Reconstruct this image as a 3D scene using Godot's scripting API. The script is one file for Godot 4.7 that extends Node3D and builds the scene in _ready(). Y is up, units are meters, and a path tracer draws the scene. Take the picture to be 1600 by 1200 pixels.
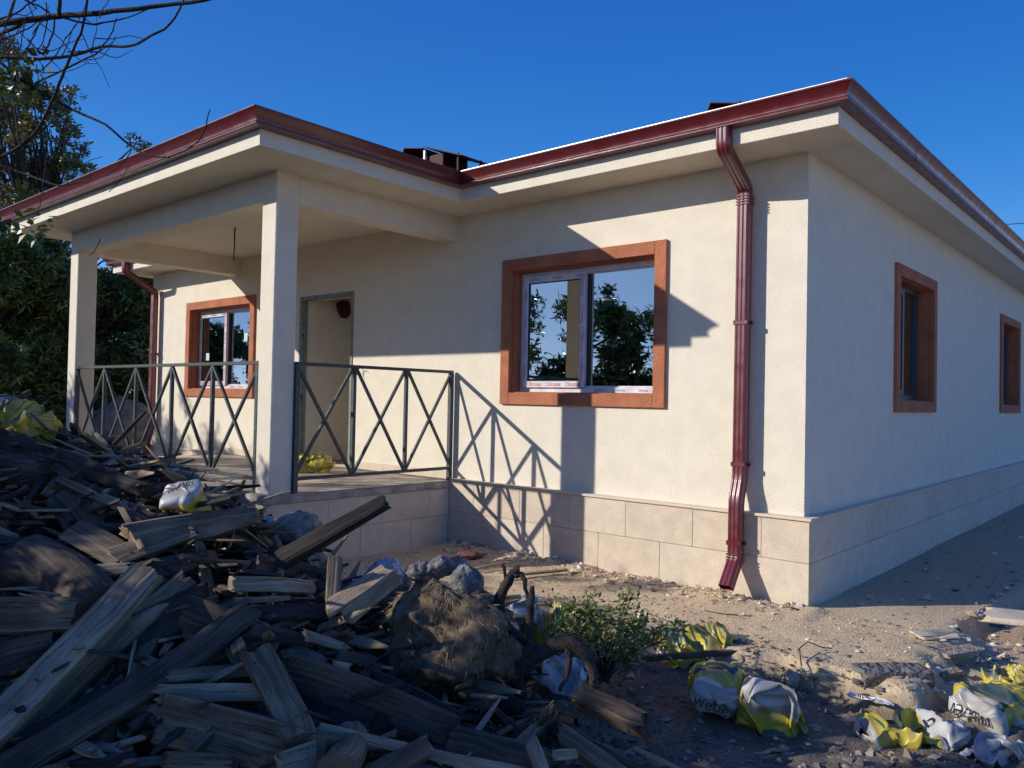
extends Node3D
# A newly built single-storey house with a porch, seen over a heap of old timber.

class Buf:
	var v := PackedVector3Array()
	var n := PackedVector3Array()
	var t := PackedVector2Array()
	var c := PackedColorArray()
	var i := PackedInt32Array()
	var col := Color(1, 1, 1)
	func vert(p: Vector3, nn: Vector3, uv := Vector2.ZERO) -> int:
		v.append(p); n.append(nn); t.append(uv); c.append(col)
		return v.size() - 1
	func tri(a: Vector3, b: Vector3, d: Vector3, nn: Vector3) -> void:
		var flip := (b - a).cross(d - a).dot(nn) > 0.0
		var k := vert(a, nn, Vector2(a.x, a.z))
		vert(b, nn, Vector2(b.x, b.z)); vert(d, nn, Vector2(d.x, d.z))
		if flip:
			i.append_array([k, k + 2, k + 1])
		else:
			i.append_array([k, k + 1, k + 2])
	func quad(a: Vector3, b: Vector3, d: Vector3, e: Vector3, nn: Vector3) -> void:
		var k := vert(a, nn, Vector2(0, 0))
		vert(b, nn, Vector2(1, 0)); vert(d, nn, Vector2(1, 1)); vert(e, nn, Vector2(0, 1))
		if (b - a).cross(d - a).dot(nn) > 0.0:
			i.append_array([k, k + 2, k + 1, k, k + 3, k + 2])
		else:
			i.append_array([k, k + 1, k + 2, k, k + 2, k + 3])
	func box(lo: Vector3, hi: Vector3, ch := 0.0, xf := Transform3D()) -> void:
		var m := (lo + hi) * 0.5
		var h := (hi - lo) * 0.5
		ch = minf(ch, minf(h.x, minf(h.y, h.z)) * 0.8)
		for ax in 3:
			var ux := (ax + 1) % 3
			var vx := (ax + 2) % 3
			for s in [-1.0, 1.0]:
				var pts := []
				for q in [[-1, -1], [1, -1], [1, 1], [-1, 1]]:
					var p := Vector3()
					p[ax] = s * h[ax]; p[ux] = q[0] * (h[ux] - ch); p[vx] = q[1] * (h[vx] - ch)
					pts.append(xf * (m + p))
				var nn := Vector3(); nn[ax] = s
				quad(pts[0], pts[1], pts[2], pts[3], (xf.basis * nn).normalized())
				if ch > 0.0:
					for s2 in [-1.0, 1.0]:
						# edge between face ax,s and face ux,s2, running along vx
						var e := []
						for w in [-1, 1]:
							var p := Vector3(); p[ax] = s * h[ax]; p[ux] = s2 * (h[ux] - ch); p[vx] = w * (h[vx] - ch)
							e.append(xf * (m + p))
						for w in [1, -1]:
							var p := Vector3(); p[ax] = s * (h[ax] - ch); p[ux] = s2 * h[ux]; p[vx] = w * (h[vx] - ch)
							e.append(xf * (m + p))
						var n2 := Vector3(); n2[ax] = s; n2[ux] = s2
						quad(e[0], e[1], e[2], e[3], (xf.basis * n2).normalized())
		if ch > 0.0:
			for sx in [-1.0, 1.0]:
				for sy in [-1.0, 1.0]:
					for sz in [-1.0, 1.0]:
						var s := Vector3(sx, sy, sz)
						var a := m + s * Vector3(h.x, h.y - ch, h.z - ch)
						var b := m + s * Vector3(h.x - ch, h.y, h.z - ch)
						var d := m + s * Vector3(h.x - ch, h.y - ch, h.z)
						tri(xf * a, xf * b, xf * d, (xf.basis * s).normalized())
	func bar(a: Vector3, b: Vector3, w: float, h: float, up := Vector3.UP, ch := 0.0) -> void:
		var z := (b - a).normalized()
		var x := up.cross(z).normalized()
		var y := z.cross(x)
		box(Vector3(-w / 2, -h / 2, 0), Vector3(w / 2, h / 2, a.distance_to(b)), ch, Transform3D(Basis(x, y, z), a))
	func grid(p: PackedVector3Array, nu: int, nv: int, wrap := false, us := 1.0, vs := 1.0, cols := PackedColorArray()) -> void:
		# nu columns by nv rows of points (row major); wrap closes the columns
		var k0 := v.size()
		var nn := PackedVector3Array(); nn.resize(nu * nv)
		for r in nv:
			for q in nu:
				var l := q - 1
				var rr := q + 1
				if wrap:
					if l < 0: l = nu - 2
					if rr >= nu: rr = 1
				else:
					l = maxi(l, 0); rr = mini(rr, nu - 1)
				var du := p[r * nu + rr] - p[r * nu + l]
				var dv := p[mini(r + 1, nv - 1) * nu + q] - p[maxi(r - 1, 0) * nu + q]
				var x := dv.cross(du)
				nn[r * nu + q] = x.normalized() if x.length_squared() > 1e-16 else Vector3.UP
		for r in nv:
			for q in nu:
				v.append(p[r * nu + q]); n.append(nn[r * nu + q]); t.append(Vector2(q * us / (nu - 1), r * vs / (nv - 1)))
				c.append(cols[r * nu + q] if cols.size() else col)
		for r in nv - 1:
			for q in nu - 1:
				var a := k0 + r * nu + q
				i.append_array([a, a + 1, a + nu, a + 1, a + nu + 1, a + nu])
	func tube(pts: Array, r0: float, r1: float, sides := 7, rough := 0.0, rng: RandomNumberGenerator = null) -> void:
		var p := PackedVector3Array()
		var nv := pts.size()
		var up := Vector3(0.31, 0.83, 0.46).normalized()
		for k in nv:
			var d: Vector3 = (pts[mini(k + 1, nv - 1)] - pts[maxi(k - 1, 0)]).normalized()
			var x := up.cross(d).normalized()
			var y := d.cross(x)
			var f := float(k) / (nv - 1)
			for s in sides + 1:
				var a := TAU * (s % sides) / sides
				var r := lerpf(r0, r1, f)
				if rng:
					r *= 1.0 + rng.randf_range(-rough, rough)
				var pt: Vector3 = pts[k]
				p.append(pt + (x * cos(a) + y * sin(a)) * r)
			if rng:
				p[p.size() - 1] = p[p.size() - 1 - sides]
		grid(p, sides + 1, nv, true, 1.0, 3.0)
	func mesh(m: Material) -> ArrayMesh:
		var a := []
		a.resize(Mesh.ARRAY_MAX)
		a[Mesh.ARRAY_VERTEX] = v; a[Mesh.ARRAY_NORMAL] = n; a[Mesh.ARRAY_TEX_UV] = t; a[Mesh.ARRAY_COLOR] = c; a[Mesh.ARRAY_INDEX] = i
		var am := ArrayMesh.new()
		am.add_surface_from_arrays(Mesh.PRIMITIVE_TRIANGLES, a)
		am.surface_set_material(0, m)
		return am

var M := {}
var taken := {}
var rng := RandomNumberGenerator.new()
var rough_noise := FastNoiseLite.new()
var fine_noise := FastNoiseLite.new()
const FLOOR := 0.636
const PLINTH := 0.656
const SOFFIT := 3.396
const DEEP := -12.0
const WIDE := -10.65

func numbered(parent: Node, called: String) -> String:
	var key := str(parent.get_instance_id()) + called
	var k: int = taken.get(key, 0)
	taken[key] = k + 1
	return called if k == 0 else "%s_%03d" % [called, k]

func put(called: String, b: Buf, m: Material, parent: Node = self) -> MeshInstance3D:
	return put_mesh(called, b.mesh(m), parent)

func put_mesh(called: String, mesh: Mesh, parent: Node = self) -> MeshInstance3D:
	var o := MeshInstance3D.new()
	o.name = numbered(parent, called)
	o.mesh = mesh
	parent.add_child(o, true)
	return o

func tag(o: Node, label: String, category := "", group := "", kind := "") -> void:
	if label: o.set_meta("label", label)
	if category: o.set_meta("category", category)
	if group: o.set_meta("group", group)
	if kind: o.set_meta("kind", kind)

func thing(called: String, label: String, category: String, at := Vector3.ZERO, group := "") -> Node3D:
	var o := Node3D.new()
	o.name = numbered(self, called)
	o.position = at
	add_child(o, true)
	tag(o, label, category, group)
	return o

func lin(r: float, g: float, b: float) -> Color:
	return Color(r, g, b).linear_to_srgb()

func mat(called: String, c: Color, rough := 0.8, metal := 0.0) -> StandardMaterial3D:
	var m := StandardMaterial3D.new()
	m.resource_name = called
	m.albedo_color = c
	m.roughness = rough
	m.metallic = metal
	M[called] = m
	return m

func noise(seed_: int, freq: float, oct := 4, kind := FastNoiseLite.TYPE_SIMPLEX_SMOOTH) -> FastNoiseLite:
	var f := FastNoiseLite.new()
	f.seed = seed_
	f.frequency = freq
	f.fractal_octaves = oct
	f.noise_type = kind
	return f

func noise_tex(f: FastNoiseLite, size: int, lo: Color, hi: Color, bump := 0.0) -> NoiseTexture2D:
	var t := NoiseTexture2D.new()
	t.width = size; t.height = size
	t.seamless = true
	t.noise = f
	if bump > 0.0:
		t.as_normal_map = true
		t.bump_strength = bump
	else:
		var g := Gradient.new()
		g.set_color(0, lo); g.set_color(1, hi)
		t.color_ramp = g
	return t

func surface(called: String, c: Color, rough: float, scale_: float, tone_f: FastNoiseLite, spread: float, bump_f: FastNoiseLite, bump: float, size := 512) -> StandardMaterial3D:
	var m := mat(called, c, rough)
	m.albedo_texture = noise_tex(tone_f, size, Color(1 - spread, 1 - spread, 1 - spread), Color(1, 1, 1))
	m.normal_enabled = true
	m.normal_texture = noise_tex(bump_f, size, Color.BLACK, Color.WHITE, bump)
	m.uv1_triplanar = true
	m.uv1_world_triplanar = true
	m.uv1_scale = Vector3.ONE * scale_
	return m

func wood_material(called: String, seed_: int, dark: Color, light: Color, crack: float) -> StandardMaterial3D:
	# grain runs along u; one metre of length and the whole girth of a timber per repeat
	var w := 256
	var h := 256
	var im := Image.create(w, h, false, Image.FORMAT_RGB8)
	var hm := Image.create(w, h, false, Image.FORMAT_RGB8)
	var f := noise(seed_, 0.02, 3)
	var f2 := noise(seed_ + 7, 0.012, 3)
	var f3 := noise(seed_ + 13, 0.03, 2)
	for y in h:
		for x in w:
			var ax := cos(TAU * x / w) * 22.0
			var az := sin(TAU * x / w) * 22.0
			var bend := f3.get_noise_3d(ax, az, y * 0.4) * 7.0
			var grain := f.get_noise_3d(ax * 0.28, (y + bend) * 6.0, az * 0.28)
			var broad := f2.get_noise_3d(ax * 2.0, y * 1.6, az * 2.0)
			var split := absf(f.get_noise_3d(ax * 0.10 + 90.0, (y + bend) * 2.4, az * 0.10))
			var g := clampf(0.5 + grain * 0.5 + broad * 0.75, 0.0, 1.0)
			var c := dark.lerp(light, g)
			var k := 1.0
			if split < 0.035 * crack:
				k = 0.25 + 0.75 * split / (0.035 * crack)
				c = c * Color(k, k, k)
			im.set_pixel(x, y, c)
			var hh := clampf(g * 0.5 + 0.5 * k, 0, 1)
			hm.set_pixel(x, y, Color(hh, hh, hh))
	hm.bump_map_to_normal_map(2.5)
	var m := mat(called, Color.WHITE, 0.88)
	m.albedo_texture = ImageTexture.create_from_image(im)
	m.normal_enabled = true
	m.normal_texture = ImageTexture.create_from_image(hm)
	return m

func make_materials() -> void:
	var grit := noise(3, 0.12, 3)
	var broad := noise(4, 0.008, 5)
	surface("stucco", lin(0.82, 0.74, 0.595), 0.95, 0.45, broad, 0.05, noise(3, 0.2, 2), 2.2, 1024)
	surface("terracotta", lin(0.50, 0.175, 0.085), 0.88, 0.8, broad, 0.16, grit, 2.5)
	surface("stone_a", lin(0.70, 0.585, 0.445), 0.85, 0.9, noise(8, 0.015, 5), 0.09, noise(9, 0.1, 4), 1.0)
	surface("stone_b", lin(0.68, 0.56, 0.42), 0.85, 0.8, noise(18, 0.012, 5), 0.10, noise(19, 0.1, 4), 1.0)
	surface("stone_c", lin(0.71, 0.60, 0.47), 0.85, 0.7, noise(28, 0.017, 5), 0.08, noise(29, 0.1, 4), 1.0)
	surface("paving", lin(0.54, 0.46, 0.39), 0.8, 0.6, noise(31, 0.012, 5), 0.35, noise(32, 0.08, 4), 2.0)
	surface("concrete", lin(0.27, 0.25, 0.225), 0.92, 0.5, noise(41, 0.012, 5), 0.45, noise(42, 0.06, 5), 9.0)
	surface("joint", lin(0.50, 0.42, 0.34), 0.95, 1.0, broad, 0.2, grit, 3.0)
	var red := mat("red_metal", lin(0.12, 0.0115, 0.017), 0.32)
	red.metallic_specular = 0.6
	red.clearcoat_enabled = true; red.clearcoat = 0.35; red.clearcoat_roughness = 0.18
	red.roughness_texture = noise_tex(noise(51, 0.02, 4), 256, Color(0.25, 0.25, 0.25), Color(0.5, 0.5, 0.5))
	red.roughness = 1.0
	red.uv1_triplanar = true; red.uv1_world_triplanar = true; red.uv1_scale = Vector3.ONE * 1.5
	var sw := surface("stump_wood", lin(0.36, 0.265, 0.165), 0.95, 1.6, noise(115, 0.02, 5), 0.5, noise(116, 0.09, 3), 3.0)
	sw.vertex_color_use_as_albedo = true
	mat("red_inside", lin(0.30, 0.32, 0.30), 0.5)
	surface("roof_metal", lin(0.06, 0.010, 0.011), 0.75, 1.0, broad, 0.2, broad, 0.6)
	mat("edge_glint", lin(0.7, 0.68, 0.66), 0.4, 0.3)  # pale tone that paints the sun glint along the metal roof edge
	var rail := surface("rail_paint", lin(0.050, 0.062, 0.066), 0.5, 2.2, noise(61, 0.03, 5), 0.0, noise(62, 0.05, 3), 1.0)
	rail.albedo_texture = scuffs(61)
	rail.albedo_color = Color.WHITE
	var plastic := mat("white_plastic", lin(0.78, 0.76, 0.77), 0.35)
	plastic.albedo_texture = noise_tex(noise(71, 0.02, 4), 256, Color(0.86, 0.84, 0.88), Color(1, 1, 1))
	plastic.uv1_triplanar = true; plastic.uv1_world_triplanar = true
	mat("gasket", lin(0.012, 0.012, 0.013), 0.5)
	var glass := mat("coated_glass", lin(0.42, 0.46, 0.48), 0.02, 1.0)
	glass.normal_enabled = true
	glass.normal_texture = noise_tex(noise(75, 0.004, 2), 256, Color.BLACK, Color.WHITE, 0.4)
	glass.normal_scale = 0.3
	glass.roughness = 1.0
	glass.roughness_texture = noise_tex(noise(77, 0.012, 5), 256, Color(0.0, 0.0, 0.0), Color(0.022, 0.022, 0.022))
	mat("film_red", lin(0.55, 0.03, 0.03), 0.5)
	mat("film_grey", lin(0.12, 0.12, 0.16), 0.5)
	mat("sticker", lin(0.45, 0.66, 0.62), 0.5)
	surface("door_steel", lin(0.30, 0.345, 0.305), 0.6, 1.0, noise(81, 0.02, 4), 0.3, grit, 0.6)
	surface("dark_red_cloth", lin(0.13, 0.03, 0.026), 0.95, 3.0, broad, 0.4, grit, 4.0)
	mat("black_plastic", lin(0.015, 0.014, 0.013), 0.6)
	wood_material("wood_grey", 101, lin(0.085, 0.060, 0.035), lin(0.30, 0.218, 0.132), 0.6)
	wood_material("wood_pale", 131, lin(0.18, 0.13, 0.08), lin(0.48, 0.36, 0.23), 0.5)
	wood_material("wood_brown", 151, lin(0.035, 0.025, 0.018), lin(0.15, 0.105, 0.07), 0.7)
	wood_material("wood_char", 171, lin(0.014, 0.011, 0.009), lin(0.07, 0.056, 0.044), 0.9)
	wood_material("wood_warm", 191, lin(0.07, 0.042, 0.022), lin(0.30, 0.19, 0.105), 0.6)
	mat("dark_frame", lin(0.05, 0.05, 0.06), 0.45)  # near-black tone for the side window frames
	surface("rock", lin(0.60, 0.50, 0.38), 0.95, 1.5, noise(91, 0.02, 5), 0.55, noise(92, 0.04, 5), 9.0)
	surface("dust_lump", lin(0.40, 0.37, 0.34), 0.95, 2.0, noise(95, 0.02, 5), 0.7, noise(96, 0.06, 4), 9.0)
	var bark := surface("bark", lin(0.085, 0.062, 0.048), 0.95, 2.0, noise(111, 0.02, 4), 0.5, noise(112, 0.07, 4), 8.0)
	bark.vertex_color_use_as_albedo = true
	for k in [["leaf_dark", 0.085, 0.125, 0.033], ["leaf_mid", 0.14, 0.18, 0.045], ["leaf_dry", 0.21, 0.165, 0.075], ["leaf_bush", 0.17, 0.175, 0.055]]:
		var lf := mat(k[0], lin(k[1], k[2], k[3]), 0.36)
		lf.vertex_color_use_as_albedo = true
		lf.backlight_enabled = true
		lf.backlight = lin(k[1] * 0.7, k[2] * 0.9, k[3] * 0.4)
	var dirt := surface("dirt", Color.WHITE, 0.97, 0.9, noise(121, 0.02, 6), 0.20, noise(122, 0.05, 5), 4.5, 1024)
	dirt.vertex_color_use_as_albedo = true
	for k in [["chip", 0.95], ["litter", 0.95]]:
		var cm := mat(k[0], Color.WHITE, k[1])
		cm.vertex_color_use_as_albedo = true
	surface("fibre", lin(0.20, 0.145, 0.085), 0.95, 2.0, noise(141, 0.03, 4), 0.5, noise(142, 0.09, 3), 9.0)
	surface("brick_red", lin(0.30, 0.105, 0.06), 0.95, 2.0, noise(145, 0.02, 4), 0.4, noise(146, 0.07, 4), 6.0)

func scuffs(seed_: int) -> ImageTexture:
	# dark green-grey paint, rubbed through to bare pale metal in streaks
	var im := Image.create(256, 256, false, Image.FORMAT_RGB8)
	var a := noise(seed_, 0.03, 4)
	var b := noise(seed_ + 1, 0.011, 3)
	for y in 256:
		for x in 256:
			var s := clampf((a.get_noise_2d(x * 1.6, y * 1.6) + b.get_noise_2d(x * 2.0, y * 2.0) * 0.9 - 0.34) * 3.2, 0.0, 1.0)
			im.set_pixel(x, y, lin(0.045, 0.058, 0.060).lerp(lin(0.20, 0.23, 0.24), s * 0.55))
	return ImageTexture.create_from_image(im)

func wall_sheet(b: Buf, o: Vector3, u: Vector3, n: Vector3, wide: float, low: float, high: float, holes: Array, thick: float) -> void:
	# a wall of real thickness with rectangular openings; u runs along it, n faces out
	var us := [0.0, wide]
	var vs := [low, high]
	for h in holes:
		us.append_array([h[0], h[2]]); vs.append_array([h[1], h[3]])
	us.sort(); vs.sort()
	for a in us.size() - 1:
		for d in vs.size() - 1:
			if us[a + 1] - us[a] < 1e-4 or vs[d + 1] - vs[d] < 1e-4:
				continue
			var mu: float = (us[a] + us[a + 1]) / 2
			var mv: float = (vs[d] + vs[d + 1]) / 2
			var open := false
			for h in holes:
				if mu > h[0] and mu < h[2] and mv > h[1] and mv < h[3]:
					open = true
			if open:
				continue
			for side in [0.0, 1.0]:
				var off: Vector3 = o - n * thick * side
				var y0: Vector3 = Vector3.UP * vs[d]
				var y1: Vector3 = Vector3.UP * vs[d + 1]
				b.quad(off + u * us[a] + y0, off + u * us[a + 1] + y0, off + u * us[a + 1] + y1, off + u * us[a] + y1, n * (1.0 - 2.0 * side))
	for h in holes:
		var p := [o + u * h[0] + Vector3.UP * h[1], o + u * h[2] + Vector3.UP * h[1], o + u * h[2] + Vector3.UP * h[3], o + u * h[0] + Vector3.UP * h[3]]
		var nn := [Vector3.UP, -u, Vector3.DOWN, u]
		for k in 4:
			b.quad(p[k], p[(k + 1) % 4], p[(k + 1) % 4] - n * thick, p[k] - n * thick, nn[k])

func ring(b: Buf, lo: Vector2, hi: Vector2, w: float, z0: float, z1: float, xf: Transform3D, ch := 0.0) -> void:
	# four butted bars round a rectangle
	b.box(Vector3(lo.x, lo.y, z0), Vector3(lo.x + w, hi.y, z1), ch, xf)
	b.box(Vector3(hi.x - w, lo.y, z0), Vector3(hi.x, hi.y, z1), ch, xf)
	b.box(Vector3(lo.x + w, lo.y, z0), Vector3(hi.x - w, lo.y + w, z1), ch, xf)
	b.box(Vector3(lo.x + w, hi.y - w, z0), Vector3(hi.x - w, hi.y, z1), ch, xf)

func lettering(b: Buf, text: String, size: float, xf: Transform3D, bold := false) -> void:
	var tm := TextMesh.new()
	var fnt := SystemFont.new()
	fnt.font_names = PackedStringArray(["Droid Sans"])
	if bold: fnt.font_weight = 700
	tm.font = fnt
	tm.text = text
	tm.font_size = 32
	tm.pixel_size = size / 32.0
	tm.depth = 0.0
	var a := tm.get_mesh_arrays()
	var k := b.v.size()
	var vs: PackedVector3Array = a[Mesh.ARRAY_VERTEX]
	for p in vs:
		b.vert(xf * p, xf.basis.z.normalized())
	var ix: PackedInt32Array = a[Mesh.ARRAY_INDEX] if a[Mesh.ARRAY_INDEX] != null else PackedInt32Array(range(vs.size()))
	for j in ix:
		b.i.append(k + j)

func make_window(house: Node3D, xf: Transform3D, wide: float, tall: float, label: String, film: bool, stickers: bool, frame_mat: Material) -> void:
	# xf: lower left outer corner of the surround, x along the wall, z out of it
	var band := 0.115
	var b := Buf.new()
	var lo := Vector2(0, 0)
	var hi := Vector2(wide, tall)
	ring(b, lo, hi, band, -0.02, 0.032, xf, 0.004)
	# lining of the reveal, 6 mm proud of the band's inner edge
	ring(b, lo + Vector2.ONE * (band - 0.012), hi - Vector2.ONE * (band - 0.012), 0.02, -0.22, -0.021, xf)
	var win := put("window", b, M.terracotta, house)
	win.set_meta("label", label)
	var i0 := lo + Vector2.ONE * (band + 0.0085)
	var i1 := hi - Vector2.ONE * (band + 0.0085)
	b = Buf.new()
	ring(b, i0, i1, 0.052, -0.215, -0.135, xf, 0.004)
	ring(b, i0 + Vector2.ONE * 0.052, i1 - Vector2.ONE * 0.052, 0.014, -0.205, -0.155, xf, 0.003)
	put("frame", b, frame_mat, win)
	var mid := lerpf(i0.x, i1.x, 0.475)
	b = Buf.new()
	ring(b, i0 + Vector2(0.045, 0.045), Vector2(mid + 0.035, i1.y - 0.045), 0.062, -0.152, -0.108, xf, 0.005)
	put("sash", b, frame_mat, win)
	b = Buf.new()
	ring(b, i0 + Vector2(0.1065, 0.1065), Vector2(mid - 0.0265, i1.y - 0.1065), 0.008, -0.145, -0.118, xf)
	b.box(Vector3(mid + 0.037, i0.y + 0.066, -0.20), Vector3(mid + 0.062, i1.y - 0.066, -0.145), 0.003, xf)
	put("gasket", b, M.gasket, win)
	for side in 2:
		b = Buf.new()
		var a0 := Vector2(i0.x + 0.112, i0.y + 0.112) if side == 0 else Vector2(mid + 0.04, i0.y + 0.06)
		var a1 := Vector2(mid - 0.032, i1.y - 0.112) if side == 0 else Vector2(i1.x - 0.06, i1.y - 0.06)
		var z := -0.13 if side == 0 else -0.168
		b.box(Vector3(a0.x, a0.y, z - 0.006), Vector3(a1.x, a1.y, z), 0.0, xf)
		put("pane", b, M.coated_glass, win)
	if film:
		b = Buf.new()
		var g := Buf.new()
		for k in 3:
			lettering(b, "Oknova", 0.052, xf * Transform3D(Basis(), Vector3(i0.x + 0.20 + 0.24 * k, i0.y + 0.078, -0.1065)))
			lettering(g, ": · ::", 0.05, xf * Transform3D(Basis(), Vector3(i0.x + 0.32 + 0.24 * k, i0.y + 0.078, -0.1065)))
		for k in 4:
			lettering(b, "Oknova", 0.055, xf * Transform3D(Basis(Vector3.BACK, -PI / 2), Vector3(mid + 0.004, i0.y + 0.20 + 0.27 * k, -0.1065)))
			lettering(g, ": • ::", 0.05, xf * Transform3D(Basis(Vector3.BACK, -PI / 2), Vector3(mid + 0.004, i0.y + 0.335 + 0.27 * k, -0.1065)))
			lettering(b, "Oknova", 0.04, xf * Transform3D(Basis(Vector3.BACK, PI / 2), Vector3(i0.x + 0.076, i0.y + 0.20 + 0.25 * k, -0.1065)))
		for k in 3:
			lettering(g, ":· Oknova ·:", 0.035, xf * Transform3D(Basis(), Vector3(i0.x + 0.2 + 0.27 * k, i1.y - 0.076, -0.1065)))
			lettering(g, "Oknova  ::", 0.03, xf * Transform3D(Basis(), Vector3(mid + 0.2 + 0.24 * k, i0.y + 0.026, -0.1335)))
		put("film_lettering", b, M.film_red, win)
		put("film_marks", g, M.film_grey, win)
	if stickers:
		b = Buf.new()
		b.box(Vector3(i0.x + 0.22, i0.y + 0.42, -0.1295), Vector3(i0.x + 0.31, i0.y + 0.53, -0.1285), 0.0, xf)
		put("sticker", b, M.sticker, win)
		b = Buf.new()
		b.box(Vector3(mid + 0.42, i0.y + 0.68, -0.1675), Vector3(mid + 0.51, i0.y + 0.80, -0.1665), 0.0, xf)
		put("sticker", b, M.sticker, win)

func sweep_run(b: Buf, path: Array, k: int, prof: Array) -> void:
	# one straight run of a moulding between path points k and k + 1, mitred at both ends; profile x is the outward distance, y the height
	var cut := func(j: int) -> Vector3:
		var d0: Vector3 = (path[j] - path[j - 1]).normalized() if j > 0 else (path[1] - path[0]).normalized()
		var d1: Vector3 = (path[j + 1] - path[j]).normalized() if j < path.size() - 1 else d0
		var n0 := Vector3(d0.z, 0, -d0.x)
		var n1 := Vector3(d1.z, 0, -d1.x)
		var m := (n0 + n1).normalized()
		return m / maxf(m.dot(n0), 0.1)
	var m0: Vector3 = cut.call(k)
	var m1: Vector3 = cut.call(k + 1)
	var dir: Vector3 = (path[k + 1] - path[k]).normalized()
	var out := Vector3(dir.z, 0, -dir.x)
	for q in prof.size() - 1:
		var a: Vector2 = prof[q]
		var d: Vector2 = prof[q + 1]
		var e := d - a
		var nn := (out * e.y + Vector3.UP * -e.x).normalized()
		b.quad(path[k] + m0 * a.x + Vector3.UP * a.y, path[k + 1] + m1 * a.x + Vector3.UP * a.y, path[k + 1] + m1 * d.x + Vector3.UP * d.y, path[k] + m0 * d.x + Vector3.UP * d.y, nn)

func downpipe(house: Node3D, pts: Array, kinks: Array, bands: Array, label: String) -> void:
	# rectangular ribbed pipe swept along a path in the plane x = constant (x may vary a little)
	var prof := []
	var hw := 0.05
	var hd := 0.038
	for s in 13:   # ribbed front
		var f := s / 12.0
		prof.append(Vector2(lerpf(-hw, hw, f), hd + (0.0045 if s % 4 in [1, 2] else 0.0) - (0.006 if s in [0, 12] else 0.0)))
	for s in 5:
		prof.append(Vector2(hw + 0.004 - (0.004 if s in [0, 4] else 0.0), lerpf(hd - 0.01, -hd + 0.004, s / 4.0)))
	for s in 5:
		prof.append(Vector2(lerpf(hw - 0.005, -hw + 0.005, s / 4.0), -hd))
	for s in 5:
		prof.append(Vector2(-hw - 0.004 + (0.004 if s in [0, 4] else 0.0), lerpf(-hd + 0.004, hd - 0.01, s / 4.0)))
	prof.append(prof[0])
	# resample the path with short bends
	var q := []
	for k in pts.size():
		if k == 0 or k == pts.size() - 1:
			q.append(pts[k])
		else:
			for f in [-1.0, -0.5, 0.0, 0.5, 1.0]:
				var a: Vector3 = pts[k].move_toward(pts[k - 1], 0.05)
				var d: Vector3 = pts[k].move_toward(pts[k + 1], 0.05)
				var t: float = (f + 1) / 2
				q.append(a.lerp(pts[k], t).lerp(pts[k].lerp(d, t), t))
	var p := PackedVector3Array()
	for k in q.size():
		var d: Vector3 = (q[mini(k + 1, q.size() - 1)] - q[maxi(k - 1, 0)]).normalized()
		var x := Vector3.RIGHT
		var z := x.cross(d).normalized()
		if z.z < 0: z = -z
		var swell := 1.0 + (0.03 if k % 5 in [1, 3] and k > 1 and k < q.size() - 2 else 0.0)
		for e in prof:
			p.append(q[k] + (x * e.x + z * e.y) * swell)
	var b := Buf.new()
	b.grid(p, prof.size(), q.size(), true)
	var pipe := put("downpipe", b, M.red_metal, house)
	pipe.set_meta("label", label)
	for y in bands:
		b = Buf.new()
		var at: Vector3 = y
		b.box(at + Vector3(-0.060, -0.018, -0.055), at + Vector3(0.060, 0.018, 0.047), 0.004)
		b.box(at + Vector3(0.061, -0.012, -0.02), at + Vector3(0.08, 0.012, 0.0), 0.003)
		put("clamp", b, M.red_metal, pipe)
	for kx in kinks:
		b = Buf.new()
		for j in 4:
			var at: Vector3 = kx
			var y := at.y + (j - 1.5) * 0.022
			b.box(Vector3(at.x - 0.0575, y - 0.005, at.z - 0.05), Vector3(at.x + 0.0575, y + 0.005, at.z + 0.0475), 0.003)
		put("elbow_pleats", b, M.red_metal, pipe)

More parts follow.
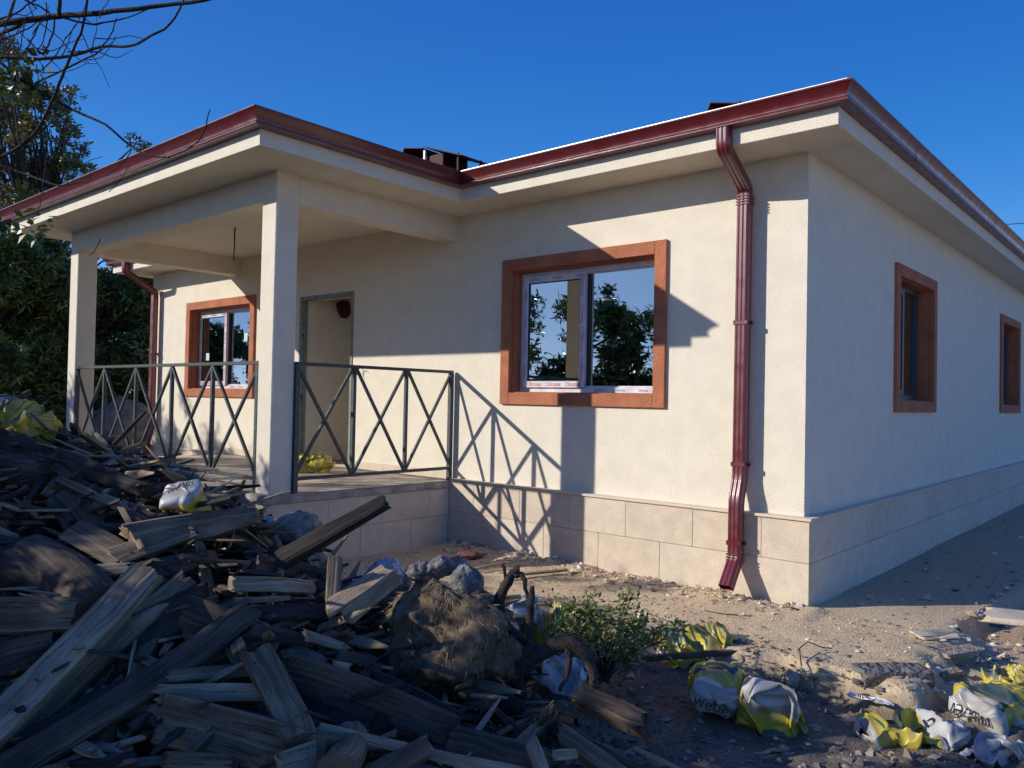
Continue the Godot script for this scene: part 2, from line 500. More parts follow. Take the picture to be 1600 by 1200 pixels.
func make_house() -> void:
	var house := thing("house", "cream stucco single-storey house with porch, red gutters and stone plinth", "house")
	# outer walls
	var b := Buf.new()
	var W := -WIDE
	var x0 := WIDE
	var win_r := [-3.04, 1.44, -1.183, 2.868]
	var win_l := [-9.472, 1.44, -7.565, 2.855]
	var hole := func(w: Array) -> Array: return [w[0] - x0 + 0.104, w[1] + 0.104, w[2] - x0 - 0.104, w[3] - 0.104]
	var sides := [[-2.226, -3.728], [-7.45, -9.02]]
	wall_sheet(b, Vector3(x0, 0, 0), Vector3.RIGHT, Vector3.BACK, W, 0.0, SOFFIT + 0.1, [hole.call(win_r), hole.call(win_l), [-6.495 - x0, FLOOR, -5.44 - x0, 2.724]], 0.27)
	var sh := []
	for s in sides:
		sh.append([-s[0] + 0.104, 1.44 + 0.104, -s[1] - 0.104, 2.88 - 0.104])
	wall_sheet(b, Vector3.ZERO, Vector3.FORWARD, Vector3.RIGHT, -DEEP, 0.0, SOFFIT + 0.1, sh, 0.27)
	wall_sheet(b, Vector3(0, 0, DEEP), Vector3.LEFT, Vector3.FORWARD, W, 0.0, SOFFIT + 0.1, [], 0.27)
	wall_sheet(b, Vector3(x0, 0, DEEP), Vector3.BACK, Vector3.LEFT, -DEEP, 0.0, SOFFIT + 0.1, [], 0.27)
	put("wall", b, M.stucco, house)
	# rooms
	b = Buf.new()
	b.box(Vector3(x0 + 0.28, FLOOR - 0.2, DEEP + 0.28), Vector3(-0.28, FLOOR - 0.004, -0.28))
	b.box(Vector3(-6.495, FLOOR - 0.2, -0.279), Vector3(-5.44, FLOOR - 0.003, 0.01))
	put("floor_slab", b, M.paving, house)
	b = Buf.new()
	b.box(Vector3(-6.66, FLOOR, -4.6), Vector3(-6.51, SOFFIT, -0.275))
	b.box(Vector3(-5.2, FLOOR, -4.6), Vector3(-5.05, SOFFIT, -0.275))
	b.box(Vector3(-6.51, FLOOR, -1.75), Vector3(-5.2, SOFFIT, -1.6))
	b.box(Vector3(x0 + 0.28, SOFFIT - 0.09, DEEP + 0.28), Vector3(-0.28, SOFFIT - 0.002, -0.28))
	put("inner_wall", b, M.stucco, house)
	# windows
	make_window(house, Transform3D(Basis(), Vector3(win_r[0], win_r[1], 0)), win_r[2] - win_r[0], win_r[3] - win_r[1], "window with orange surround and lettered film on its sash", true, false, M.white_plastic)
	make_window(house, Transform3D(Basis(), Vector3(win_l[0], win_l[1], 0)), win_l[2] - win_l[0], win_l[3] - win_l[1], "window with orange surround seen through the porch railing, two stickers on the glass", true, true, M.white_plastic)
	for k in 2:
		var s: Array = sides[k]
		make_window(house, Transform3D(Basis(Vector3.UP, PI / 2), Vector3(0, 1.44, s[0])), s[0] - s[1], 1.44, ["shaded side window nearer the corner", "shaded side window farther along the wall"][k], false, false, M.dark_frame)
	# doorway: steel frame without its leaf
	b = Buf.new()
	b.box(Vector3(-6.52, FLOOR, -0.085), Vector3(-6.475, 2.70, 0.012), 0.003)
	b.box(Vector3(-5.465, FLOOR, -0.085), Vector3(-5.425, 2.70, 0.012), 0.003)
	b.box(Vector3(-6.52, 2.70, -0.085), Vector3(-5.425, 2.745, 0.014), 0.003)
	b.box(Vector3(-6.475, FLOOR, -0.06), Vector3(-6.46, 2.699, -0.03), 0.002)
	var door := put("doorway", b, M.door_steel, house)
	door.set_meta("label", "grey-green steel door frame without a leaf")
	b = Buf.new()
	b.box(Vector3(-6.4745, 2.24, -0.025), Vector3(-6.4735, 2.27, -0.005))
	put("lock_hole", b, M.gasket, door)
	b = Buf.new()
	b.box(Vector3(-6.4745, 1.42, -0.025), Vector3(-6.4735, 1.5, -0.005))
	put("lock_hole", b, M.gasket, door)
	# plinth faced with stone slabs over a mortar backing, capped by a thin ledge
	b = Buf.new()
	b.box(Vector3(x0 - 0.055, -0.4, 0.0), Vector3(0.055, PLINTH - 0.022, 0.055))
	b.box(Vector3(0.0, -0.4, DEEP), Vector3(0.055, PLINTH - 0.022, -0.001))
	b.box(Vector3(x0 - 0.055, -0.4, DEEP), Vector3(x0, PLINTH - 0.022, -0.001))
	var plinth := put("plinth", b, M.joint, house)
	var stones := [M.stone_a, M.stone_b, M.stone_c]
	var slab := func(lo: Vector3, hi: Vector3) -> void:
		var s := Buf.new()
		s.box(lo, hi, 0.003)
		put("stone_slab", s, stones[rng.randi() % 3], plinth)
	for row in 2:
		var ya: float = [0.0 - 0.06, 0.325][row]
		var yb: float = [0.322, PLINTH - 0.026][row]
		# along the front, from the corner to the porch
		var x := 0.0675
		var edges := [0.0675, -0.30, -0.88, -1.52, -2.12, -2.72, -3.33, -3.695] if row == 1 else [0.0675, -0.52, -1.18, -1.80, -2.42, -3.02, -3.695]
		for k in edges.size() - 1:
			slab.call(Vector3(edges[k + 1] + 0.002, ya, 0.0555), Vector3(edges[k], yb, 0.068 + rng.randf_range(0, 0.002)))
		x = -7.92 - 0.3
		while x > x0:
			slab.call(Vector3(maxf(x - 0.62, x0 - 0.06) + 0.003, ya, 0.0555), Vector3(x, yb, 0.068))
			x -= 0.62
		# along the shaded side
		var z := 0.054 - (0.18 if row == 0 else 0.0)
		if row == 0:
			slab.call(Vector3(0.0555, ya, -0.126 + 0.003), Vector3(0.0685, yb, 0.0545))
		while z > DEEP:
			var wz := rng.randf_range(0.55, 0.72)
			slab.call(Vector3(0.0555, ya, z - wz + 0.003), Vector3(0.068 + rng.randf_range(0, 0.002), yb, z))
			z -= wz
	for q in [[Vector3(-3.66, PLINTH - 0.022, 0.0005), Vector3(0.088, PLINTH, 0.088)], [Vector3(0.0005, PLINTH - 0.0215, DEEP), Vector3(0.0875, PLINTH - 0.0005, -0.0005)], [Vector3(x0 - 0.08, PLINTH - 0.022, 0.0005), Vector3(-8.25, PLINTH, 0.088)]]:
		b = Buf.new()
		b.box(q[0], q[1], 0.004)
		put("plinth_ledge", b, M.stone_c, house)
	# porch platform
	b = Buf.new()
	b.box(Vector3(-8.28, -0.4, 0.001), Vector3(-3.70, FLOOR - 0.075, 2.185))
	var base := put("porch_base", b, M.joint, house)
	for row in 2:
		var ya: float = [-0.06, 0.285][row]
		var yb: float = [0.282, FLOOR - 0.078][row]
		var z := 0.09
		var off := 0.25 if row == 0 else 0.0
		z = 0.07
		var stops := []
		var zz := 2.198
		while zz > 0.07:
			stops.append(zz)
			zz -= 0.62 if stops.size() > 1 else 0.62 - off
		stops.append(0.07)
		for k in stops.size() - 1:
			var s := Buf.new()
			s.box(Vector3(-3.699, ya, stops[k + 1] + 0.002), Vector3(-3.686 + rng.randf_range(0, 0.0015), yb, stops[k]), 0.003)
			put("stone_slab", s, stones[rng.randi() % 3], base)
		var x := -3.699
		while x > -8.27:
			var s := Buf.new()
			s.box(Vector3(maxf(x - 0.64, -8.28) + 0.003, ya, 2.186), Vector3(x, yb, 2.1985), 0.003)
			put("stone_slab", s, stones[rng.randi() % 3], base)
			x -= 0.64 if x < -3.7 else 0.64 - off
	b = Buf.new()
	b.box(Vector3(-8.30, FLOOR - 0.075, 0.0005), Vector3(-3.663, FLOOR - 0.012, 2.227), 0.006)
	var pf := put("porch_floor", b, M.paving, house)
	for a in 8:
		for d in 4:
			b = Buf.new()
			b.box(Vector3(-8.295 + a * 0.578, FLOOR - 0.013, 0.004 + d * 0.555), Vector3(-8.295 + a * 0.578 + 0.574, FLOOR + rng.randf_range(-0.001, 0.001), 0.004 + d * 0.555 + 0.551), 0.002)
			put("floor_tile", b, [M.paving, M.stone_b, M.paving][rng.randi() % 3], pf)
	b = Buf.new()
	b.box(Vector3(-5.42, FLOOR + 0.002, 0.0005), Vector3(-3.72, FLOOR + 0.09, 0.012), 0.002)
	put("skirting", b, M.stone_a, house)
	b = Buf.new()
	b.box(Vector3(-8.2, FLOOR + 0.002, 0.0005), Vector3(-6.53, FLOOR + 0.09, 0.012), 0.002)
	put("skirting", b, M.stone_a, house)
	b = Buf.new()
	for k in 3:
		b.box(Vector3(-8.28 - 0.3 * (k + 1), -0.3, 0.3), Vector3(-8.281 - 0.3 * k, FLOOR - 0.16 * (k + 1), 1.8), 0.005)
	put("porch_step", b, M.stone_b, house)
	# porch columns and beams
	for x in [-3.93, -8.135]:
		b = Buf.new()
		b.box(Vector3(x, FLOOR, 1.95), Vector3(x + (0.22 if x > -5 else 0.225), 3.16, 2.171), 0.008)
		put("column", b, M.stucco, house)
	b = Buf.new()
	b.box(Vector3(-8.1345, 3.155, 1.9505), Vector3(-3.7105, SOFFIT + 0.06, 2.1705), 0.006)
	b.box(Vector3(-3.9295, 3.153, -0.01), Vector3(-3.7115, SOFFIT + 0.06, 1.9503), 0.006)
	b.box(Vector3(-8.2, 3.153, -0.01), Vector3(-8.0, SOFFIT + 0.06, 1.9503), 0.006)
	put("porch_beam", b, M.stucco, house)
	# soffits and fascia
	b = Buf.new()
	b.box(Vector3(-11.0, SOFFIT, -0.001), Vector3(0.381, SOFFIT + 0.05, 0.490))
	b.box(Vector3(0.001, SOFFIT, -12.35), Vector3(0.381, SOFFIT + 0.05, -0.0015))
	b.box(Vector3(-11.0, SOFFIT, -12.35), Vector3(WIDE - 0.001, SOFFIT + 0.05, -0.0015))
	b.box(Vector3(-8.66, SOFFIT + 0.0005, 0.4905), Vector3(-3.19, SOFFIT + 0.05, 2.66))
	b.box(Vector3(WIDE - 0.001, SOFFIT, -12.35), Vector3(0.0005, SOFFIT + 0.05, DEEP - 0.001))
	put("soffit", b, M.stucco, house)
	var path := [Vector3(0.381, 0, -12.35), Vector3(0.381, 0, 0.490), Vector3(-3.19, 0, 0.490), Vector3(-3.19, 0, 2.66), Vector3(-8.66, 0, 2.66), Vector3(-8.66, 0, 0.490), Vector3(-11.0, 0, 0.490), Vector3(-11.0, 0, -12.35), Vector3(0.381, 0, -12.351)]
	b = Buf.new()
	for k in path.size() - 1:
		sweep_run(b, path, k, [Vector2(-0.05, SOFFIT - 0.010), Vector2(0.001, SOFFIT - 0.010), Vector2(0.003, SOFFIT - 0.007), Vector2(0.003, 3.545), Vector2(-0.05, 3.545), Vector2(-0.05, SOFFIT - 0.010)])
	put("fascia", b, M.stucco, house)
	# gutters: an ogee trough, one run per eave
	var prof := [Vector2(0.005, 3.64), Vector2(0.004, 3.545), Vector2(0.070, 3.545)]
	for k in 7:   # rounded bead along the lower edge
		var f := lerpf(-PI / 2, PI * 0.62, k / 6.0)
		prof.append(Vector2(0.082 + 0.0105 * cos(f), 3.5555 + 0.0105 * sin(f)))
	prof.append(Vector2(0.080, 3.572))
	for k in 9:   # the long cove
		var f := k / 8.0
		prof.append(Vector2(0.083 + 0.040 * pow(f, 1.7), 3.576 + 0.070 * f))
	prof.append_array([Vector2(0.126, 3.650), Vector2(0.132, 3.652), Vector2(0.136, 3.658), Vector2(0.134, 3.667), Vector2(0.124, 3.669), Vector2(0.116, 3.660), Vector2(0.112, 3.642), Vector2(0.072, 3.60), Vector2(0.066, 3.553), Vector2(0.010, 3.553), Vector2(0.010, 3.64), Vector2(0.005, 3.64)])
	for k in prof.size(): prof[k] -= Vector2(0, 0.036)
	for k in path.size() - 1:
		b = Buf.new()
		sweep_run(b, path, k, prof)
		put("gutter", b, M.red_metal, house)
	for q in [[0, 4.0], [0, 8.0], [1, 1.9], [2, 1.1], [3, 1.7], [3, 3.9], [0, 11.2]]:   # sleeves where two lengths of gutter meet
		var a: Vector3 = path[q[0]]
		var dir: Vector3 = (path[q[0] + 1] - a).normalized()
		b = Buf.new()
		var sleeve := []
		for k in range(1, 21): sleeve.append(prof[k] + Vector2(0.0025, -0.0015 if k < 4 else 0.0005))
		sweep_run(b, [a + dir * q[1], a + dir * (q[1] + 0.07)], 0, sleeve)
		put("gutter_sleeve", b, M.red_metal, house)
	# roof: a low hip over the house and one over the porch, with a drip edge painted pale as a glint
	b = Buf.new()
	var e0 := Vector3(0.43, 3.62, 0.54)
	var e1 := Vector3(-11.05, 3.62, 0.54)
	var e2 := Vector3(-11.05, 3.62, -12.4)
	var e3 := Vector3(0.43, 3.62, -12.4)
	var hz := 5.7
	var r0 := Vector3(0.40 - hz, 3.62 + hz * 0.25, 0.40 - hz)
	var r1 := Vector3(0.40 - hz, 3.62 + hz * 0.25, -12.4 + hz)
	for f in [[e0, r0, r0, e1], [e1, r0, r1, e2], [e2, r1, r1, e3], [e3, r1, r0, e0]]:
		var nn: Vector3 = (f[3] - f[0]).cross(f[1] - f[0]).normalized()
		if nn.y < 0: nn = -nn
		if f[1] == f[2]:
			b.tri(f[0], f[1], f[3], nn)
		else:
			b.quad(f[0], f[1], f[2], f[3], nn)
	var q0 := Vector3(-3.14, 3.622, 2.71)
	var q1 := Vector3(-8.71, 3.622, 2.71)
	var qm := Vector3(-5.995, 3.622 + 2.78 * 0.25, 2.71 - 2.78)
	var qb := Vector3(-5.995, 3.622 + 2.78 * 0.25, -2.6)
	for f in [[q0, qm, q1, q1], [q0, Vector3(-3.14, 3.622, 0.3), qb, qm], [q1, Vector3(-8.71, 3.622, 0.3), qb, qm]]:
		var nn: Vector3 = (f[2] - f[0]).cross(f[1] - f[0]).normalized()
		if nn.y < 0: nn = -nn
		if f[2] == f[3]:
			b.tri(f[0], f[1], f[2], nn)
		else:
			b.quad(f[0], f[1], f[2], f[3], nn)
	var roof := put("roof", b, M.roof_metal, house)
	b = Buf.new()
	for k in path.size() - 1:
		sweep_run(b, path, k, [Vector2(-0.10, 3.658), Vector2(0.06, 3.656), Vector2(0.061, 3.620), Vector2(0.058, 3.620), Vector2(0.057, 3.652), Vector2(-0.10, 3.654), Vector2(-0.10, 3.658)] if k != 1 else [Vector2(-0.10, 3.662), Vector2(0.085, 3.655), Vector2(0.086, 3.62), Vector2(0.083, 3.62), Vector2(0.082, 3.651), Vector2(-0.10, 3.658), Vector2(-0.10, 3.662)])
	put("drip_edge", b, M.edge_glint, roof)
	# sheet-metal chimney caps standing on the roof
	chimney_cap(roof, Vector3(-5.12, 3.93, -1.15), 0.95, 0.0)
	chimney_cap(roof, Vector3(-1.36, 4.02, -2.0), 0.78, 0.15)
	# downpipes
	downpipe(house, [Vector3(-0.425, 3.515, 0.535), Vector3(-0.425, 3.365, 0.53), Vector3(-0.462, 3.17, 0.085), Vector3(-0.47, 0.92, 0.085), Vector3(-0.47, 0.74, 0.145), Vector3(-0.47, 0.30, 0.145), Vector3(-0.47, 0.10, 0.30)], [Vector3(-0.462, 3.075, 0.085), Vector3(-0.47, 0.30, 0.15)], [Vector3(-0.466, 2.12, 0.085), Vector3(-0.47, 1.02, 0.085), Vector3(-0.47, 0.42, 0.145)], "dark red ribbed downpipe near the corner")
	downpipe(house, [Vector3(-10.40, 3.515, 0.56), Vector3(-10.40, 3.36, 0.555), Vector3(-10.40, 3.08, 0.085), Vector3(-10.40, 0.92, 0.085), Vector3(-10.40, 0.74, 0.145), Vector3(-10.40, 0.25, 0.145), Vector3(-10.40, 0.08, 0.28)], [Vector3(-10.40, 3.09, 0.085)], [Vector3(-10.40, 2.1, 0.085)], "dark red downpipe at the far end, behind the porch")

func chimney_cap(roof: Node3D, at: Vector3, s: float, turn: float) -> void:
	var xf := Transform3D(Basis(Vector3.UP, turn).scaled(Vector3.ONE * s), at)
	var b := Buf.new()
	b.box(Vector3(-0.42, -0.3, -0.25), Vector3(0.20, 0.66, 0.22), 0.01, xf)
	var cap := put("chimney", b, M.roof_metal, roof)
	b = Buf.new()
	# two leaves of bent sheet on posts: one steep, one nearly flat
	b.bar(xf * Vector3(-0.66, 0.36, 0), xf * Vector3(-0.48, 0.82, 0), 0.62 * s, 0.012 * s)
	b.bar(xf * Vector3(-0.48, 0.82, 0), xf * Vector3(-0.12, 0.75, 0), 0.62 * s, 0.012 * s)
	b.bar(xf * Vector3(-0.10, 0.77, 0), xf * Vector3(0.62, 0.52, 0), 0.62 * s, 0.014 * s)
	b.bar(xf * Vector3(-0.08, 0.74, -0.16), xf * Vector3(0.28, 0.34, -0.16), 0.3 * s, 0.012 * s)
	put("cap_sheet", b, M.roof_metal, cap)
	b = Buf.new()
	b.box(Vector3(-0.13, 0.36, 0.24), Vector3(-0.10, 0.74, 0.27), 0.0, xf)
	b.box(Vector3(-0.28, 0.36, 0.24), Vector3(-0.131, 0.385, 0.27), 0.0, xf)
	put("cap_bracket", b, M.white_plastic, cap)
	b = Buf.new()
	b.box(Vector3(0.46, 0.05, 0.20), Vector3(0.485, 0.60, 0.225), 0.0, xf)
	b.box(Vector3(0.46, 0.05, -0.22), Vector3(0.485, 0.60, -0.195), 0.0, xf)
	put("cap_post", b, M.roof_metal, cap)

func railing(label: String, a: Vector3, d: Vector3, bays: int, foot_at: float, first_post: bool, last_post: bool) -> void:
	# top and bottom rails with uprights and a crossed pair of bars in each bay
	var o := thing("railing", label, "railing", a)
	var run := d - a
	var dir := run.normalized()
	var up := Vector3.UP
	var top := 1.762 - FLOOR
	var low := 0.125
	var b := Buf.new()
	b.bar(up * top, run + up * top, 0.042, 0.030, up, 0.003)
	put("top_rail", b, M.rail_paint, o)
	b = Buf.new()
	b.bar(up * low, run + up * low, 0.036, 0.030, up, 0.003)
	put("bottom_rail", b, M.rail_paint, o)
	for k in bays + 1:
		b = Buf.new()
		var p := run * (float(k) / bays)
		var w := 0.034
		var y0 := low + 0.016
		if k == 0: p += dir * 0.02; 
		if k == bays: p -= dir * 0.02
		if (k == 0 and first_post) or (k == bays and last_post):
			y0 = 0.0; w = 0.046
		b.bar(p + up * y0, p + up * (top - 0.0155), w, w, dir, 0.003)
		put("post", b, M.rail_paint, o)
	for k in bays:
		var p := run * (float(k) / bays) + dir * 0.02
		var q := run * (float(k + 1) / bays) - dir * 0.02
		var side := dir.cross(up) * 0.006
		b = Buf.new()
		b.bar(p + side + up * (top - 0.02), q + side + up * (low + 0.02), 0.026, 0.026, dir, 0.002)
		put("cross_bar", b, M.rail_paint, o)
		b = Buf.new()
		b.bar(p - side + up * (low + 0.02), q - side + up * (top - 0.02), 0.026, 0.026, dir, 0.002)
		put("cross_bar", b, M.rail_paint, o)
	if foot_at > 0:
		b = Buf.new()
		var p := run * foot_at
		b.bar(p, p + up * (low - 0.016), 0.05, 0.05, dir, 0.003)
		put("foot", b, M.rail_paint, o)

# ---------------------------------------------------------------- ground

func heap_height(x: float, z: float) -> float:
	var dx := x + 4.6
	var dz := z - 4.1
	var ex := x + 1.9
	var ez := z - 3.85
	return 1.42 * exp(-(dx / 2.3) ** 2 - (dz / 1.1) ** 2) + 0.62 * exp(-(ex / 1.35) ** 2 - (ez / 0.85) ** 2)

func apron_drop(x: float, z: float) -> float:
	# 0 on the levelled apron round the house, 1 on the lower ground before it
	var wob := rough_noise.get_noise_2d(x * 1.3, z * 1.3) * 0.16 + fine_noise.get_noise_2d(x * 2.0, z * 2.0) * 0.05
	var ze := 1.36 - 0.10 * x + wob
	if x < 0.1: ze += (0.1 - x) * 0.35
	var a := smoothstep(ze - 0.02, ze + 0.16, z)
	var xe := 1.02 + wob * 0.8 + (0.12 * maxf(0.0, -1.0 - z))
	var d := smoothstep(xe, xe + 0.09, x) * smoothstep(-4.5, -2.0, z)
	return clampf(maxf(a, d * 0.75), 0.0, 1.0)

func ground_height(x: float, z: float) -> float:
	var drop := apron_drop(x, z)
	var h := -0.15 * drop
	h += fine_noise.get_noise_2d(x * 1.6, z * 1.6) * lerpf(0.007, 0.022, drop)
	h += rough_noise.get_noise_2d(x * 0.6, z * 0.6) * lerpf(0.012, 0.035, drop)
	h += 0.012 * (1.0 - drop) * minf(0.0, rough_noise.get_noise_2d(x * 0.35 + z * 0.2, z * 1.4))
	h += rough_noise.get_noise_2d(x * 3.0, z * 3.0) * lerpf(0.004, 0.018, drop)
	var m := heap_height(x, z)
	if m > 0.02:
		h += maxf(0.0, m - 0.16) * 0.93 + fine_noise.get_noise_2d(x * 3.0, z * 3.0) * 0.05 * clampf(m * 3.0, 0, 1)
	# loose spoil thrown against the plinth
	if x < 0.2 and x > -3.6 and z > 0.05:
		h += 0.035 * exp(-((z - 0.12) / 0.28) ** 2) * (0.6 + 0.8 * rough_noise.get_noise_2d(x * 2.2, 3.0))
	return h

func ground_colour(x: float, z: float) -> Color:
	var drop := apron_drop(x, z)
	var t := 0.5 + 0.5 * fine_noise.get_noise_2d(x * 1.1 + 40.0, z * 1.1)
	var u := 0.5 + 0.5 * rough_noise.get_noise_2d(x * 2.5 + 90.0, z * 2.5)
	var sand := Color(0.68, 0.50, 0.295).lerp(Color(0.82, 0.64, 0.40), t)
	var soil := Color(0.13, 0.10, 0.072).lerp(Color(0.27, 0.21, 0.15), u)
	var c := sand.lerp(soil, clampf(drop * 1.15, 0, 1))
	if x > 1.0 and z < 1.0:
		c = sand.lerp(soil, 0.25 * drop)
	if z < 0.0 and x > 0.0:   # the strip along the side wall is a darker tone of the sand
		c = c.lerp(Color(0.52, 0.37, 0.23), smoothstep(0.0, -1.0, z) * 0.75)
	var far := smoothstep(7.0, 12.0, Vector2(x - 0.5, z - 2.0).length())
	c = c.lerp(Color(0.50, 0.415, 0.305), far)
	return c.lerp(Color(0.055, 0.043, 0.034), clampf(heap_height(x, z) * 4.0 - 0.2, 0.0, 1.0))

func spread(lo: float, hi: float, a: float, b: float, fine: float, coarse: float) -> PackedFloat32Array:
	var p := PackedFloat32Array()
	var x := lo
	while x < hi:
		p.append(x)
		x += fine if x >= a and x < b else coarse
	p.append(hi)
	return p

func make_ground() -> void:
	var xs := spread(-22.0, 9.0, -5.5, 2.6, 0.045, 0.5)
	var zs := spread(-16.0, 10.0, -0.3, 5.6, 0.045, 0.4)
	var p := PackedVector3Array()
	var cols := PackedColorArray()
	for z in zs:
		for x in xs:
			var h := ground_height(x, z)
			var rim := minf(minf(x + 22.0, 9.0 - x), minf(z + 16.0, 10.0 - z))
			h = lerpf(-0.32, h, smoothstep(0.0, 1.5, rim))
			p.append(Vector3(x, h, z))
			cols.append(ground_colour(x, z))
	var b := Buf.new()
	b.grid(p, xs.size(), zs.size(), false, 1, 1, cols)
	var o := put("ground", b, M.dirt)
	tag(o, "trodden sandy ground before the house, darker and lower towards the heap", "ground", "", "structure")
	b = Buf.new()
	b.col = Color(0.50, 0.415, 0.305)
	b.quad(Vector3(-900, -0.25, -900), Vector3(900, -0.25, -900), Vector3(900, -0.25, 900), Vector3(-900, -0.25, 900), Vector3.UP)
	o = put("terrain", b, M.dirt)
	tag(o, "open bare land running out to the horizon", "land", "", "structure")

func chunk_mesh(seed_: int, flat: float, m: Material) -> ArrayMesh:
	# an irregular chip: a jittered octahedron with split faces
	var r := RandomNumberGenerator.new(); r.seed = seed_
	var dirs := []
	for d in [Vector3.RIGHT, Vector3.BACK, Vector3.LEFT, Vector3.FORWARD]:
		dirs.append(d * r.randf_range(0.5, 1.0) + Vector3(r.randf_range(-0.25, 0.25), r.randf_range(-0.3, 0.3) * flat, r.randf_range(-0.25, 0.25)))
	var top := Vector3(r.randf_range(-0.3, 0.3), flat * r.randf_range(0.5, 1.0), r.randf_range(-0.3, 0.3))
	var bot := Vector3(0, -flat * 0.6, 0)
	var b := Buf.new()
	for k in 4:
		var a: Vector3 = dirs[k]
		var d: Vector3 = dirs[(k + 1) % 4]
		var nn := (a + d + top).normalized()
		b.tri(a, d, top, (d - a).cross(top - a).normalized() * signf((d - a).cross(top - a).dot(nn)))
		b.tri(a, d, bot, (d - a).cross(bot - a).normalized() * signf((d - a).cross(bot - a).dot(a + d + bot)))
	return b.mesh(m)

func scatter(called: String, label: String, meshes: Array, where: Callable, count: int, smin: float, smax: float, cols: Array, seed_: int) -> void:
	var o: Node3D = null
	var r := RandomNumberGenerator.new(); r.seed = seed_
	for q in meshes.size():
		var mm := MultiMesh.new()
		mm.transform_format = MultiMesh.TRANSFORM_3D
		mm.use_colors = true
		mm.mesh = meshes[q]
		mm.instance_count = count / meshes.size()
		for k in mm.instance_count:
			var p: Vector2 = where.call(r)
			var s := smin * pow(smax / smin, pow(r.randf(), 2.2))
			var bs := Basis(Vector3.UP, r.randf() * TAU) * Basis(Vector3.RIGHT, r.randf_range(-0.35, 0.35))
			mm.set_instance_transform(k, Transform3D(bs.scaled(Vector3(s, s, s)), Vector3(p.x, ground_height(p.x, p.y) + s * 0.08, p.y)))
			var c: Color = cols[r.randi() % cols.size()]
			mm.set_instance_color(k, c * Color(1, 1, 1) * r.randf_range(0.75, 1.15))
		var mi := MultiMeshInstance3D.new()
		mi.multimesh = mm
		if o == null:
			o = mi
			mi.name = numbered(self, called)
			add_child(mi, true)
			tag(mi, label, called.replace("_", " "), "", "stuff")
		else:
			mi.name = numbered(o, called)
			o.add_child(mi, true)
			tag(mi, "", "", "", "stuff")

func make_litter() -> void:
	var stones := [chunk_mesh(1, 0.55, M.chip), chunk_mesh(2, 0.4, M.chip), chunk_mesh(3, 0.7, M.chip)]
	var chips := [chunk_mesh(11, 0.12, M.litter), chunk_mesh(12, 0.2, M.litter), chunk_mesh(13, 0.08, M.litter)]
	var apron := func(r: RandomNumberGenerator) -> Vector2: return Vector2(r.randf_range(-3.6, 1.6), 0.08 + 2.4 * r.randf() ** 1.3)
	var wall_foot := func(r: RandomNumberGenerator) -> Vector2: return Vector2(r.randf_range(-3.6, 0.05), 0.09 + absf(r.randfn(0.0, 0.16)))
	var low := func(r: RandomNumberGenerator) -> Vector2: return Vector2(r.randf_range(-1.4, 2.6), r.randf_range(1.1, 4.3))
	var side := func(r: RandomNumberGenerator) -> Vector2: return Vector2(0.1 + 2.2 * r.randf(), -r.randf() * 8.0)
	var right := func(r: RandomNumberGenerator) -> Vector2: return Vector2(r.randf_range(0.95, 2.4), r.randf_range(-1.6, 1.2))
	var pale := [Color(0.62, 0.49, 0.35), Color(0.55, 0.42, 0.29), Color(0.68, 0.60, 0.50), Color(0.42, 0.31, 0.20)]
	var dark := [Color(0.16, 0.13, 0.10), Color(0.23, 0.19, 0.15), Color(0.11, 0.09, 0.075), Color(0.30, 0.26, 0.21)]
	scatter("gravel", "small pale stones strewn over the sandy ground", stones, apron, 1700, 0.004, 0.024, pale, 5)
	scatter("rubble", "cream plaster and stone chips along the foot of the plinth", stones + chips, wall_foot, 1500, 0.008, 0.05, pale, 6)
	scatter("debris", "dark clods, chips and dead leaves on the shaded lower ground", chips + stones, low, 9000, 0.006, 0.045, dark, 7)
	scatter("leaves", "dry leaves and wood chips on the sandy ground", chips, apron, 1300, 0.008, 0.030, [Color(0.30, 0.20, 0.11), Color(0.42, 0.32, 0.2), Color(0.2, 0.14, 0.09)], 8)
	scatter("rubble", "stones and mortar lumps on the shaded strip beside the side wall", stones + chips, side, 900, 0.008, 0.06, pale + dark, 9)
	scatter("twigs", "dry twigs strewn over the ground before the house", [log_mesh(0.9, 0.02, 0.008, 71, M.wood_brown), log_mesh(1.0, 0.016, 0.006, 72, M.wood_pale)], func(q: RandomNumberGenerator) -> Vector2: return Vector2(q.randf_range(-2.4, 2.2), q.randf_range(0.2, 3.6)), 240, 0.08, 0.34, [Color(1, 1, 1)], 12)
	scatter("rubble", "broken white and grey lumps at the right edge of the apron", stones + chips, right, 1100, 0.008, 0.07, pale + [Color(0.6, 0.58, 0.55)], 10)

# ---------------------------------------------------------------- timber

